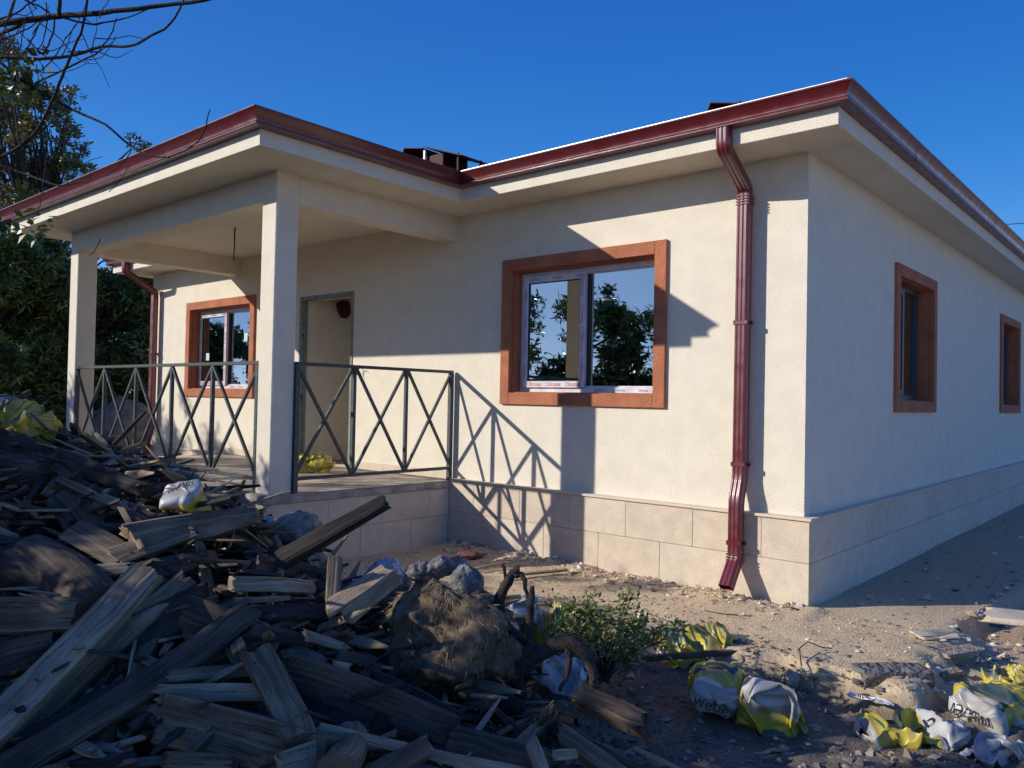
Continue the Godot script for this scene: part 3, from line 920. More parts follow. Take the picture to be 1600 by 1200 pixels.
func timber_mesh(length: float, w: float, t: float, seed_: int, taper: float, m: Material) -> ArrayMesh:
	# a split or sawn timber along +z, w along x, t along y: worn edges, lengthwise cracks, ragged ends
	var r := RandomNumberGenerator.new(); r.seed = seed_
	var base := []
	var nper := 5
	for side in 4:
		for k in nper:
			var f := float(k) / nper * 2.0 - 1.0
			var q := [Vector2(f, 1), Vector2(1, -f), Vector2(-f, -1), Vector2(-1, f)][side] as Vector2
			if k == 0: q *= 0.90
			base.append(q)
	var nu := base.size() + 1
	var crack := []
	for k in base.size():
		crack.append(1.0 - (r.randf_range(0.05, 0.16) if r.randf() < 0.16 else 0.0) - r.randf_range(0.0, 0.025))
	var nv := clampi(int(length / 0.09), 6, 22)
	var bow := Vector2(r.randfn(0, 0.008), r.randfn(0, 0.006)) * length
	var twist := r.randfn(0.0, 0.05)
	var rag := []
	for k in base.size():
		rag.append(Vector2(r.randf_range(-1, 1), r.randf_range(-1, 1)) * minf(minf(w, t * 2.0), 0.07) * r.randf_range(0.05, 0.5))
	var slant := Vector2(r.randfn(0, 0.18), r.randfn(0, 0.18)) * minf(w, 0.12)
	var p := PackedVector3Array()
	for j in nv:
		var f := float(j) / (nv - 1)
		var near_end := clampf(minf(f, 1 - f) * length / 0.10, 0.0, 1.0)
		var sc := lerpf(1.0, taper, smoothstep(0.55, 1.0, f))
		for k in nu:
			var kk: int = k % base.size()
			var q: Vector2 = base[kk] * crack[kk]
			q *= 1.0 + 0.05 * fine_noise.get_noise_3d(kk * 3.0, f * length * 4.0, seed_ % 97)
			q = (q * sc).rotated(twist * (f - 0.5))
			var z := f * length
			if f < 0.5: z += (rag[kk].x + slant.x * base[kk].x) * (1 - near_end)
			else: z += (rag[kk].y + slant.y * base[kk].y) * (1 - near_end)
			var bend := sin(f * PI)
			p.append(Vector3(q.x * w / 2 + bow.x * bend, q.y * t / 2 + bow.y * bend, z))
	var b := Buf.new()
	# flat-shaded strips would facet; keep the four faces smooth but the corners sharp
	for side in 4:
		var sp := PackedVector3Array()
		for j in nv:
			for k in nper + 1:
				sp.append(p[j * nu + (side * nper + k) % base.size()])
		var k0 := b.t.size()
		b.grid(sp, nper + 1, nv)
		for j in nv:
			for k in nper + 1:
				b.t[k0 + j * (nper + 1) + k] = Vector2(float(j) / (nv - 1) * length * 0.9 + (seed_ % 13) * 0.21, (side + float(k) / nper) * maxf(0.08, w if side % 2 == 0 else t) * 1.6 + (seed_ % 7) * 0.13)
	for e in [0, nv - 1]:
		var mid := Vector3.ZERO
		for k in base.size(): mid += p[e * nu + k]
		mid /= base.size()
		mid.z += r.randf_range(-0.02, 0.02)
		var nn := Vector3(0, 0, -1.0 if e == 0 else 1.0)
		for k in base.size():
			b.tri(p[e * nu + k], p[e * nu + (k + 1) % base.size()], mid, nn)
	return b.mesh(m)

func timber(called: String, label: String, category: String, a: Vector3, d: Vector3, w: float, t: float, face: Vector3, seed_: int, m: Material, taper := 1.0, group := "") -> MeshInstance3D:
	var length := a.distance_to(d)
	var o := put_mesh(called, timber_mesh(length, w, t, seed_, taper, m))
	var z := (d - a).normalized()
	var x := face.cross(z).normalized()
	o.transform = Transform3D(Basis(x, z.cross(x), z), a)
	tag(o, label, category, group)
	return o

func log_mesh(length: float, r0: float, r1: float, seed_: int, m: Material) -> ArrayMesh:
	var r := RandomNumberGenerator.new(); r.seed = seed_
	var nu := 17
	var nv := clampi(int(length / 0.08), 5, 20)
	var p := PackedVector3Array()
	var bow := Vector2(r.randfn(0, 0.03), r.randfn(0, 0.03)) * length
	for j in nv:
		var f := float(j) / (nv - 1)
		for k in nu:
			var a := TAU * (k % (nu - 1)) / (nu - 1)
			var q := lerpf(r0, r1, f) * (1.0 + 0.22 * rough_noise.get_noise_3d(cos(a) * 0.8 + seed_, sin(a) * 0.8, f * length * 0.7) + 0.10 * fine_noise.get_noise_3d(cos(a) * 2.0, sin(a) * 2.0 + seed_, f * length))
			p.append(Vector3(cos(a) * q + bow.x * sin(f * PI), sin(a) * q + bow.y * sin(f * PI), f * length))
	var b := Buf.new()
	b.grid(p, nu, nv, true, 1.0, length * 0.9)
	for k in b.t.size(): b.t[k] = Vector2(b.t[k].y, b.t[k].x)
	for e in [0, nv - 1]:
		var nn := Vector3(0, 0, -1.0 if e == 0 else 1.0)
		var mid := Vector3(0, 0, length * (0.0 if e == 0 else 1.0)) + nn * 0.01
		for k in nu - 1:
			b.tri(p[e * nu + k], p[e * nu + k + 1], mid, nn)
	return b.mesh(m)

func log_piece(called: String, label: String, category: String, a: Vector3, d: Vector3, r0: float, r1: float, seed_: int, m: Material) -> MeshInstance3D:
	var o := put_mesh(called, log_mesh(a.distance_to(d), r0, r1, seed_, m))
	var z := (d - a).normalized()
	var x := Vector3.UP.cross(z).normalized()
	o.transform = Transform3D(Basis(x, z.cross(x), z), a)
	tag(o, label, category)
	return o

func make_heap() -> void:
	var G: Material = M.wood_grey
	var P: Material = M.wood_pale
	var B: Material = M.wood_brown
	var C: Material = M.wood_char
	timber("timber_beam", "pale squared beam slanting up from the lower left corner, sunlit along its upper edge", "beam", Vector3(-1.004, 0.220, 5.013), Vector3(-1.279, 0.689, 4.297), 0.143, 0.122, Vector3(0.545, 0.782, 0.303), 1, P, 1.00)
	timber("timber_beam", "weathered grey beam tucked under the pale squared beam, its upper end cut square", "beam", Vector3(-1.037, 0.211, 4.881), Vector3(-1.197, 0.640, 4.171), 0.103, 0.093, Vector3(0.640, 0.713, 0.286), 2, G, 0.95)
	timber("timber_beam", "long dark beam crossing the lower left, below the pale squared beam", "beam", Vector3(-0.833, 0.173, 5.022), Vector3(-0.879, 0.527, 4.065), 0.116, 0.081, Vector3(0.799, 0.575, 0.174), 3, B, 1.05)
	timber("timber_beam", "grey squared beam end lying level below the long dark beam", "beam", Vector3(-0.752, 0.334, 4.505), Vector3(-0.519, 0.309, 4.158), 0.075, 0.060, Vector3(0.726, 0.523, 0.448), 4, P, 1.00)
	timber("board", "thin grey board lying on top of the level squared beam", "board", Vector3(-0.801, 0.375, 4.443), Vector3(-0.625, 0.362, 4.092), 0.056, 0.020, Vector3(0.610, 0.743, 0.277), 5, G, 0.90)
	timber("timber_beam", "cracked grey timber leaning down to the right across the level beam", "beam", Vector3(-0.626, 0.439, 4.161), Vector3(-0.145, 0.261, 4.269), 0.125, 0.062, Vector3(0.235, 0.881, 0.410), 6, G, 0.95)
	timber("plank", "long dark plank running down to the right under the stump", "plank", Vector3(-0.532, 0.383, 4.091), Vector3(0.024, 0.179, 3.697), 0.145, 0.041, Vector3(0.600, 0.101, 0.794), 7, B, 0.90)
	timber("plank", "second dark plank just above the long dark plank", "plank", Vector3(-0.379, 0.296, 3.758), Vector3(-0.057, 0.178, 3.595), 0.083, 0.025, Vector3(0.501, 0.201, 0.842), 8, C, 0.70)
	timber("plank", "broad blue-grey board at the bottom, splintered at its lower edge", "plank", Vector3(-0.665, 0.280, 4.535), Vector3(-0.033, 0.200, 4.223), 0.182, 0.033, Vector3(0.446, 0.388, 0.807), 9, G, 1.00)
	timber("board", "small pale board at the bottom edge under the broad blue-grey board", "board", Vector3(-0.408, 0.238, 4.629), Vector3(-0.254, 0.234, 4.495), 0.052, 0.026, Vector3(0.602, 0.420, 0.679), 10, G, 0.80)
	timber("board", "splintered pale board end at the bottom edge beside the round log end", "board", Vector3(-0.098, 0.212, 4.386), Vector3(-0.090, 0.214, 4.154), 0.127, 0.025, Vector3(0.950, 0.311, 0.035), 11, P, 0.80)
	timber("lath", "thin pale lath pointing left below the long dark plank", "lath", Vector3(-0.183, 0.279, 4.183), Vector3(0.444, 0.137, 3.716), 0.038, 0.019, Vector3(0.602, 0.417, 0.681), 12, P, 1.80)
	timber("timber_beam", "long charred beam jutting up to the right before the porch base", "beam", Vector3(-1.511, 0.444, 3.896), Vector3(-0.803, 0.968, 3.362), 0.097, 0.087, Vector3(0.505, 0.178, 0.845), 13, C, 0.80)
	timber("timber_beam", "dark trunk-like beam sloping down from the left edge towards the porch", "beam", Vector3(-3.655, 1.240, 4.411), Vector3(-1.837, 0.976, 4.060), 0.128, 0.102, Vector3(0.227, 0.357, 0.906), 14, C, 0.60)
	timber("timber_beam", "second dark beam behind, sloping down beside the yellow sack", "beam", Vector3(-3.478, 1.241, 3.994), Vector3(-2.198, 0.994, 3.990), 0.100, 0.080, Vector3(0.108, 0.545, 0.831), 15, C, 0.80)
	timber("timber_beam", "broad split timber with a pointed right end and one sunlit patch", "beam", Vector3(-1.538, 0.798, 4.273), Vector3(-1.455, 0.862, 3.660), 0.145, 0.080, Vector3(0.889, 0.426, 0.166), 16, G, 0.55)
	timber("timber_beam", "dark rough beam lying beneath the broad split timber", "beam", Vector3(-1.461, 0.638, 4.373), Vector3(-1.321, 0.701, 3.989), 0.099, 0.079, Vector3(0.851, 0.373, 0.370), 17, B, 0.80)
	timber("lath", "long thin lath sloping down across the upper left of the heap", "lath", Vector3(-2.672, 1.118, 4.298), Vector3(-1.429, 0.814, 4.033), 0.049, 0.029, Vector3(0.290, 0.454, 0.842), 18, B, 0.90)
	timber("lath", "second thin lath just under the first, nearly parallel", "lath", Vector3(-2.325, 1.018, 4.312), Vector3(-1.464, 0.807, 4.116), 0.041, 0.025, Vector3(0.303, 0.461, 0.834), 19, G, 0.90)
	timber("lath", "short lath leaning upright against the sloping laths", "lath", Vector3(-1.784, 0.950, 4.238), Vector3(-1.440, 0.762, 4.266), 0.028, 0.022, Vector3(0.375, 0.765, 0.523), 20, P, 1.00)
	timber("board", "flat dark board with a pale edge near the upper left", "board", Vector3(-1.845, 0.824, 4.420), Vector3(-1.477, 0.724, 4.324), 0.143, 0.017, Vector3(0.338, 0.850, 0.404), 21, G, 0.95)
	timber("board", "grey board meeting the flat dark board at an angle", "board", Vector3(-1.507, 0.731, 4.363), Vector3(-1.442, 0.815, 4.058), 0.110, 0.017, Vector3(0.545, 0.772, 0.328), 22, G, 0.90)
	timber("board", "upright dark board standing behind the thick log", "board", Vector3(-2.304, 0.945, 4.305), Vector3(-1.768, 0.751, 4.338), 0.178, 0.021, Vector3(0.250, 0.787, 0.564), 23, B, 0.90)
	timber("timber_beam", "thick squared block with a split sunlit end at the left edge", "beam", Vector3(-1.822, 0.486, 4.842), Vector3(-1.330, 0.535, 4.562), 0.163, 0.130, Vector3(0.402, 0.465, 0.789), 24, G, 0.90)
	timber("board", "narrow grey board above the split block at the left edge", "board", Vector3(-2.012, 0.586, 4.744), Vector3(-1.762, 0.687, 4.530), 0.071, 0.028, Vector3(0.518, 0.360, 0.776), 25, P, 0.90)
	timber("board", "small bluish board beside the thick log", "board", Vector3(-1.572, 0.560, 4.613), Vector3(-1.623, 0.629, 4.540), 0.089, 0.018, Vector3(0.562, 0.759, 0.329), 26, G, 1.00)
	timber("board", "splintered light board end at the left edge below the fibre clump", "board", Vector3(-2.383, 0.774, 4.674), Vector3(-2.087, 0.752, 4.589), 0.104, 0.031, Vector3(0.282, 0.371, 0.885), 27, P, 0.70)
	timber("board", "dark board under the pale beam at the left edge", "board", Vector3(-1.580, 0.342, 4.879), Vector3(-1.342, 0.422, 4.649), 0.146, 0.044, Vector3(0.593, 0.341, 0.730), 28, B, 1.00)
	timber("board", "dark board in the lower left corner", "board", Vector3(-0.953, 0.159, 4.927), Vector3(-0.907, 0.296, 4.547), 0.154, 0.046, Vector3(0.892, 0.381, 0.244), 29, C, 1.00)
	timber("board", "short block with a sunlit end wedged behind the pale beam", "board", Vector3(-1.553, 0.671, 4.481), Vector3(-1.404, 0.689, 4.326), 0.064, 0.038, Vector3(0.595, 0.503, 0.627), 30, P, 0.80)
	timber("plank", "left one of the two pale boards nailed in an L beside the stump", "plank", Vector3(-0.739, 0.525, 3.732), Vector3(-0.754, 0.644, 3.378), 0.116, 0.023, Vector3(0.157, 0.938, 0.308), 31, P, 0.95)
	timber("plank", "right one of the two pale boards nailed in an L beside the stump", "plank", Vector3(-0.682, 0.480, 3.681), Vector3(-0.711, 0.611, 3.365), 0.094, 0.019, Vector3(0.995, 0.078, -0.057), 32, P, 0.95)
	timber("post", "short upright post stub between the boulders and the pale L of boards", "post", Vector3(-0.792, 0.480, 3.671), Vector3(-0.874, 0.701, 3.602), 0.069, 0.055, Vector3(0.723, 0.436, 0.536), 33, G, 1.00)
	timber("board", "curved pale board lying below the boulders", "board", Vector3(-1.036, 0.635, 4.045), Vector3(-0.973, 0.566, 3.658), 0.071, 0.025, Vector3(0.910, 0.409, 0.073), 34, P, 0.90)
	timber("lath", "thin strip with a light upper edge under the curved board", "lath", Vector3(-0.931, 0.587, 4.085), Vector3(-0.884, 0.565, 3.845), 0.026, 0.013, Vector3(0.912, 0.384, 0.144), 35, G, 0.90)
	timber("timber_beam", "black beam lying level under the thin strip", "beam", Vector3(-0.907, 0.523, 4.076), Vector3(-0.858, 0.459, 3.621), 0.075, 0.060, Vector3(0.974, 0.213, 0.075), 36, C, 1.00)
	timber("board", "small split piece with a light top in the middle of the heap", "board", Vector3(-0.614, 0.473, 3.940), Vector3(-0.520, 0.409, 3.803), 0.045, 0.023, Vector3(0.790, 0.535, 0.299), 37, P, 0.80)
	timber("board", "brown piece just left of the small split piece", "board", Vector3(-0.775, 0.490, 4.093), Vector3(-0.631, 0.440, 3.927), 0.060, 0.024, Vector3(0.765, 0.291, 0.575), 38, B, 0.80)
	timber("board", "short bright piece catching the sun left of the stump's foot", "board", Vector3(-0.413, 0.389, 3.935), Vector3(-0.386, 0.373, 3.885), 0.038, 0.019, Vector3(0.791, 0.559, 0.248), 39, P, 1.00)
	timber("board", "reddish broken board left of the stump's foot", "board", Vector3(-0.471, 0.405, 3.880), Vector3(-0.442, 0.351, 3.708), 0.045, 0.013, Vector3(0.942, 0.332, 0.052), 40, B, 0.80)
	timber("timber_beam", "thick dark block lying right of the stump roots", "beam", Vector3(0.147, 0.170, 3.034), Vector3(0.479, 0.112, 2.983), 0.097, 0.087, Vector3(0.223, 0.818, 0.530), 41, B, 0.95)
	timber("timber_beam", "dark round-edged timber at the bottom right of the heap", "beam", Vector3(0.122, 0.109, 3.239), Vector3(0.670, 0.072, 3.306), 0.067, 0.060, Vector3(-0.068, 0.532, 0.844), 42, B, 0.90)
	timber("timber_beam", "grey pole-like timber in front of the round-edged one", "beam", Vector3(0.282, 0.118, 3.313), Vector3(0.679, 0.095, 3.432), 0.075, 0.068, Vector3(-0.108, 0.842, 0.528), 43, G, 0.90)
	timber("lath", "thin lath at the bottom right pointing to the litter", "lath", Vector3(0.547, 0.115, 3.202), Vector3(0.759, 0.069, 3.150), 0.018, 0.011, Vector3(0.305, 0.438, 0.846), 44, P, 0.60)
	timber("board", "pale broken piece standing at the bottom beside the grey strands", "board", Vector3(0.355, 0.204, 3.609), Vector3(0.544, 0.187, 3.762), 0.055, 0.022, Vector3(-0.194, 0.919, 0.344), 45, P, 0.80)
	timber("board", "second pale broken piece at the bottom, with a bright sunlit face", "board", Vector3(0.469, 0.194, 3.616), Vector3(0.484, 0.169, 3.510), 0.039, 0.016, Vector3(0.867, 0.498, 0.004), 46, P, 0.80)
	timber("board", "dark board under the grey strands", "board", Vector3(0.048, 0.155, 3.742), Vector3(0.366, 0.101, 3.544), 0.135, 0.027, Vector3(0.530, 0.417, 0.738), 47, B, 0.90)
	timber("plank", "wide dark plank between the leaning timber and the round log end", "plank", Vector3(-0.468, 0.279, 4.059), Vector3(-0.173, 0.191, 3.908), 0.139, 0.035, Vector3(0.512, 0.455, 0.729), 48, C, 0.90)
	timber("timber_beam", "dark beam behind the leaning cracked timber", "beam", Vector3(-0.844, 0.381, 4.322), Vector3(-0.907, 0.446, 4.206), 0.097, 0.058, Vector3(0.729, 0.685, -0.013), 49, B, 0.90)
	timber("plank", "dark plank sloping down left below the broad split timber", "plank", Vector3(-1.152, 0.451, 4.471), Vector3(-1.086, 0.573, 4.113), 0.178, 0.044, Vector3(0.911, 0.309, 0.272), 50, C, 0.90)
	timber("plank", "dark plank fanning out right of the long dark beam", "plank", Vector3(-0.800, 0.438, 4.061), Vector3(-1.209, 0.567, 4.286), 0.153, 0.046, Vector3(0.536, 0.411, 0.737), 51, B, 0.90)
	timber("board", "grey-brown board lying at the foot of the boulders", "board", Vector3(-1.204, 0.670, 3.821), Vector3(-1.263, 0.543, 3.406), 0.089, 0.036, Vector3(0.990, 0.007, -0.142), 52, B, 0.90)
	log_piece("log", "thick dark log with a curved upper side left of the pale beam", "log", Vector3(-1.918, 0.692, 4.559), Vector3(-1.306, 0.564, 4.489), 0.121, 0.098, 143, B)
	log_piece("log", "round log end pointing at the viewer at the bottom edge", "log", Vector3(-0.188, 0.198, 4.026), Vector3(0.072, 0.235, 4.292), 0.059, 0.064, 127, G)
	log_piece("log", "dark log under the thick log at the left", "log", Vector3(-2.277, 0.658, 4.645), Vector3(-1.570, 0.567, 4.493), 0.121, 0.109, 141, C)
	log_piece("log", "rough dark log lying along the crest at the left edge", "log", Vector3(-3.585, 1.118, 4.493), Vector3(-2.547, 1.024, 4.240), 0.135, 0.112, 137, B)
	# the rest of the heap: short weathered pieces lying every way between the big ones
	var r := RandomNumberGenerator.new(); r.seed = 77
	var zones := [["below the charred beam", -1.3, 3.4], ["beside the stump", -0.7, 3.6], ["on the crest of the heap", -3.2, 4.0], ["at the near foot of the heap", -0.6, 4.4], ["on the slope facing the porch", -2.2, 3.3], ["in the middle of the heap", -1.6, 4.0]]
	var kinds := [["scrap_board", "thin split board", "board"], ["scrap_beam", "short squared timber", "beam"], ["scrap_lath", "narrow lath", "lath"], ["scrap_plank", "broken plank", "plank"], ["scrap_lath", "thin splintered lath", "lath"], ["stick", "crooked stick", "stick"]]
	var mats := [[G, "grey"], [M.wood_warm, "reddish brown"], [B, "brown"], [C, "blackened"], [P, "pale"]]
	var said := {}
	var marks := [["beside the pale squared beam", Vector3(-1.142, 0.455, 4.655)], ["beside the long dark beam", Vector3(-0.856, 0.350, 4.543)], ["beside the level beam end", Vector3(-0.635, 0.322, 4.332)], ["beside the leaning cracked timber", Vector3(-0.385, 0.350, 4.215)], ["beside the long dark plank", Vector3(-0.254, 0.281, 3.894)], ["near the broad blue-grey board", Vector3(-0.349, 0.240, 4.379)], ["below the charred beam", Vector3(-1.157, 0.706, 3.629)], ["beside the trunk-like beam", Vector3(-2.746, 1.108, 4.236)], ["beside the broad split timber", Vector3(-1.497, 0.830, 3.966)], ["beside the sloping laths", Vector3(-2.050, 0.966, 4.165)], ["near the flat dark board", Vector3(-1.661, 0.774, 4.372)], ["near the split block", Vector3(-1.576, 0.510, 4.702)], ["beside the pale L of boards", Vector3(-0.747, 0.584, 3.555)], ["near the curved board", Vector3(-1.005, 0.600, 3.851)], ["beside the small split piece", Vector3(-0.567, 0.441, 3.872)], ["beside the thick dark block", Vector3(0.313, 0.141, 3.009)], ["near the round-edged timber", Vector3(0.396, 0.091, 3.273)], ["near the upright dark board", Vector3(-2.036, 0.848, 4.322)], ["near the wide dark plank", Vector3(-0.321, 0.235, 3.984)], ["at the foot of the boulders", Vector3(-1.234, 0.607, 3.614)]]
	var clear := [Vector3(-3.20, 0.50, 4.22), Vector3(-1.63, 0.28, 3.95), Vector3(-1.56, 0.30, 4.09), Vector3(-1.12, 0.30, 3.73), Vector3(-2.92, 0.40, 4.31), Vector3(-1.43, 0.30, 3.02), Vector3(-0.43, 0.35, 3.35)]
	var n := 0
	while n < 285:
		var zi := r.randi() % 6
		var zone: Array = zones[zi]
		var x: float = zone[1] + r.randfn(0, 0.55)
		var z: float = zone[2] + r.randfn(0, 0.38)
		if x > 0.35 or z > 4.9 or z < 2.55: continue
		var h := heap_height(x, z)
		if h < 0.05: continue
		var shown := false
		for q in clear:
			if Vector2(x, z).distance_to(Vector2(q.x, q.z)) < q.y: shown = true
		if shown: continue
		var ki := r.randi() % 6
		var mi := r.randi() % 5
		if mi == 4 and r.randf() < 0.6: mi = 2
		var length := r.randf_range(0.2, 0.8)
		var w: float = [0.08, 0.058, 0.026, 0.095, 0.02, 0.02][ki] * r.randf_range(0.8, 1.25)
		var t: float = [0.018, 0.046, 0.016, 0.022, 0.01, 0.02][ki] * r.randf_range(0.8, 1.3)
		var g := Vector3((heap_height(x + 0.05, z) - h) / 0.05, 0, (heap_height(x, z + 0.05) - h) / 0.05)
		var nn := Vector3(-g.x, 1, -g.z).normalized()
		nn = (nn + Vector3(r.randfn(0, 0.28), 0, r.randfn(0, 0.28))).normalized()
		var yaw := r.randf() * TAU
		var ax := Vector3(cos(yaw), 0, sin(yaw))
		ax = (ax - nn * ax.dot(nn)).normalized()
		var mid := Vector3(x, h + ground_height(x, z) * 0.0 - 0.05 + r.randf_range(-0.05, 0.045), z)
		var kind: Array = kinds[ki]
		var mark: Array = marks[0]
		for q in marks:
			if mid.distance_to(q[1]) < mid.distance_to(mark[1]): mark = q
		var lie: String = "pointing at the house" if absf(ax.dot(Vector3(-0.655, 0, -0.756))) > 0.75 else ("lying crosswise" if absf(ax.dot(Vector3(-0.655, 0, -0.756))) < 0.35 else "lying slantwise")
		var say: String = "%s%s %s %s %s" % ["long " if length > 0.55 else ("stubby " if length < 0.36 else ""), mats[mi][1], kind[1], lie, mark[0]]
		if said.has(say): say = say.replace(mark[0], "off " + (mark[0] as String).trim_prefix("beside ").trim_prefix("near "))
		if said.has(say): say = ("upper " if mid.y > float(said[say]) else "lower ") + say
		said[say] = mid.y
		if ki == 5:
			log_piece("stick", say, "stick", mid - ax * length * 0.6, mid + ax * length * 0.6, w * 0.7, w * 0.4, 500 + n, mats[mi][0]).set_meta("group", "loose pieces of old timber in the heap")
			n += 1
			continue
		timber(kind[0], say, kind[2], mid - ax * length / 2, mid + ax * length / 2, w, t, nn, 500 + n, mats[mi][0], r.randf_range(0.6, 1.0), "loose pieces of old timber in the heap")
		n += 1
	# small broken scraps: real short pieces, too many and too small to count
	var bits := []
	for k in 8: bits.append(timber_mesh([0.12, 0.2, 0.28, 0.16, 0.24, 0.34, 0.1, 0.3][k], [0.04, 0.03, 0.05, 0.06, 0.022, 0.035, 0.055, 0.024][k], [0.015, 0.015, 0.014, 0.025, 0.012, 0.018, 0.022, 0.013][k], 900 + k, [1.0, 0.5, 0.3, 0.9, 0.2, 0.6, 0.8, 0.4][k], [G, B, P, G, M.wood_warm, C, B, P][k]))
	var first: Node3D = null
	for q in 8:
		var mm := MultiMesh.new()
		mm.transform_format = MultiMesh.TRANSFORM_3D
		mm.mesh = bits[q]
		mm.instance_count = 150
		var k := 0
		while k < 150:
			var x := r.randf_range(-3.3, 0.3)
			var z := r.randf_range(2.7, 4.95)
			var h := heap_height(x, z)
			if h < 0.04: continue
			var bs := Basis.from_euler(Vector3(r.randfn(0, 0.3), r.randf() * TAU, r.randfn(0, 0.5)))
			mm.set_instance_transform(k, Transform3D(bs, Vector3(x, h + r.randf_range(-0.06, 0.05), z)))
			k += 1
		var mi := MultiMeshInstance3D.new()
		mi.multimesh = mm
		if first == null:
			first = mi
			mi.name = "wood_scraps"
			add_child(mi, true)
			tag(mi, "small broken scraps of wood lying all over the heap", "wood scraps", "", "stuff")
		else:
			mi.name = numbered(first, "wood_scraps")
			first.add_child(mi, true)
			tag(mi, "", "", "", "stuff")
	# splinters and crumbs between the pieces
	var where := func(q: RandomNumberGenerator) -> Vector2: return Vector2(q.randf_range(-3.6, 0.4), q.randf_range(2.6, 5.0))
	scatter("splinters", "splinters, bark and crumbs filling the gaps in the wood heap", [chunk_mesh(21, 0.1, M.litter), chunk_mesh(22, 0.18, M.litter)], where, 6000, 0.012, 0.07, [Color(0.10, 0.08, 0.06), Color(0.17, 0.14, 0.11), Color(0.06, 0.05, 0.045), Color(0.26, 0.2, 0.14)], 15)

# ---------------------------------------------------------------- stump, rocks, bags

func lump(called: String, label: String, category: String, at: Vector3, size: Vector3, rough: float, seed_: int, m: Material, turn := 0.0, facet := 0.0, parent: Node = null) -> MeshInstance3D:
	var b := Buf.new()
	var nu := 41
	var nv := 22
	var f := noise(seed_, 1.0, 4)
	var cell := noise(seed_ + 1, 0.9, 1, FastNoiseLite.TYPE_CELLULAR)
	cell.cellular_return_type = FastNoiseLite.RETURN_CELL_VALUE
	var planes := []
	var r := RandomNumberGenerator.new(); r.seed = seed_
	for k in 12:
		planes.append(Vector3(r.randfn(0, 1), r.randfn(0, 1), r.randfn(0, 1)).normalized())
	var p := PackedVector3Array()
	for j in nv:
		var th := PI * j / (nv - 1)
		for k in nu:
			var ph := TAU * (k % (nu - 1)) / (nu - 1)
			var d := Vector3(sin(th) * cos(ph), cos(th), sin(th) * sin(ph))
			var q := 1.0 + rough * f.get_noise_3dv(d * 1.4) + rough * 0.25 * f.get_noise_3dv(d * 5.0)
			if facet > 0:
				var cut := 10.0
				for pl in planes:
					var dd := d.dot(pl)
					if dd > 0.05: cut = minf(cut, 0.82 / dd)
				q = lerpf(q, minf(q, cut) , facet)
			p.append(d * q * size)
	b.grid(p, nu, nv, true)
	var o := put(called, b, m, parent if parent else self)
	o.transform = Transform3D(Basis(Vector3.UP, turn), at)
	if label: tag(o, label, category)
	return o

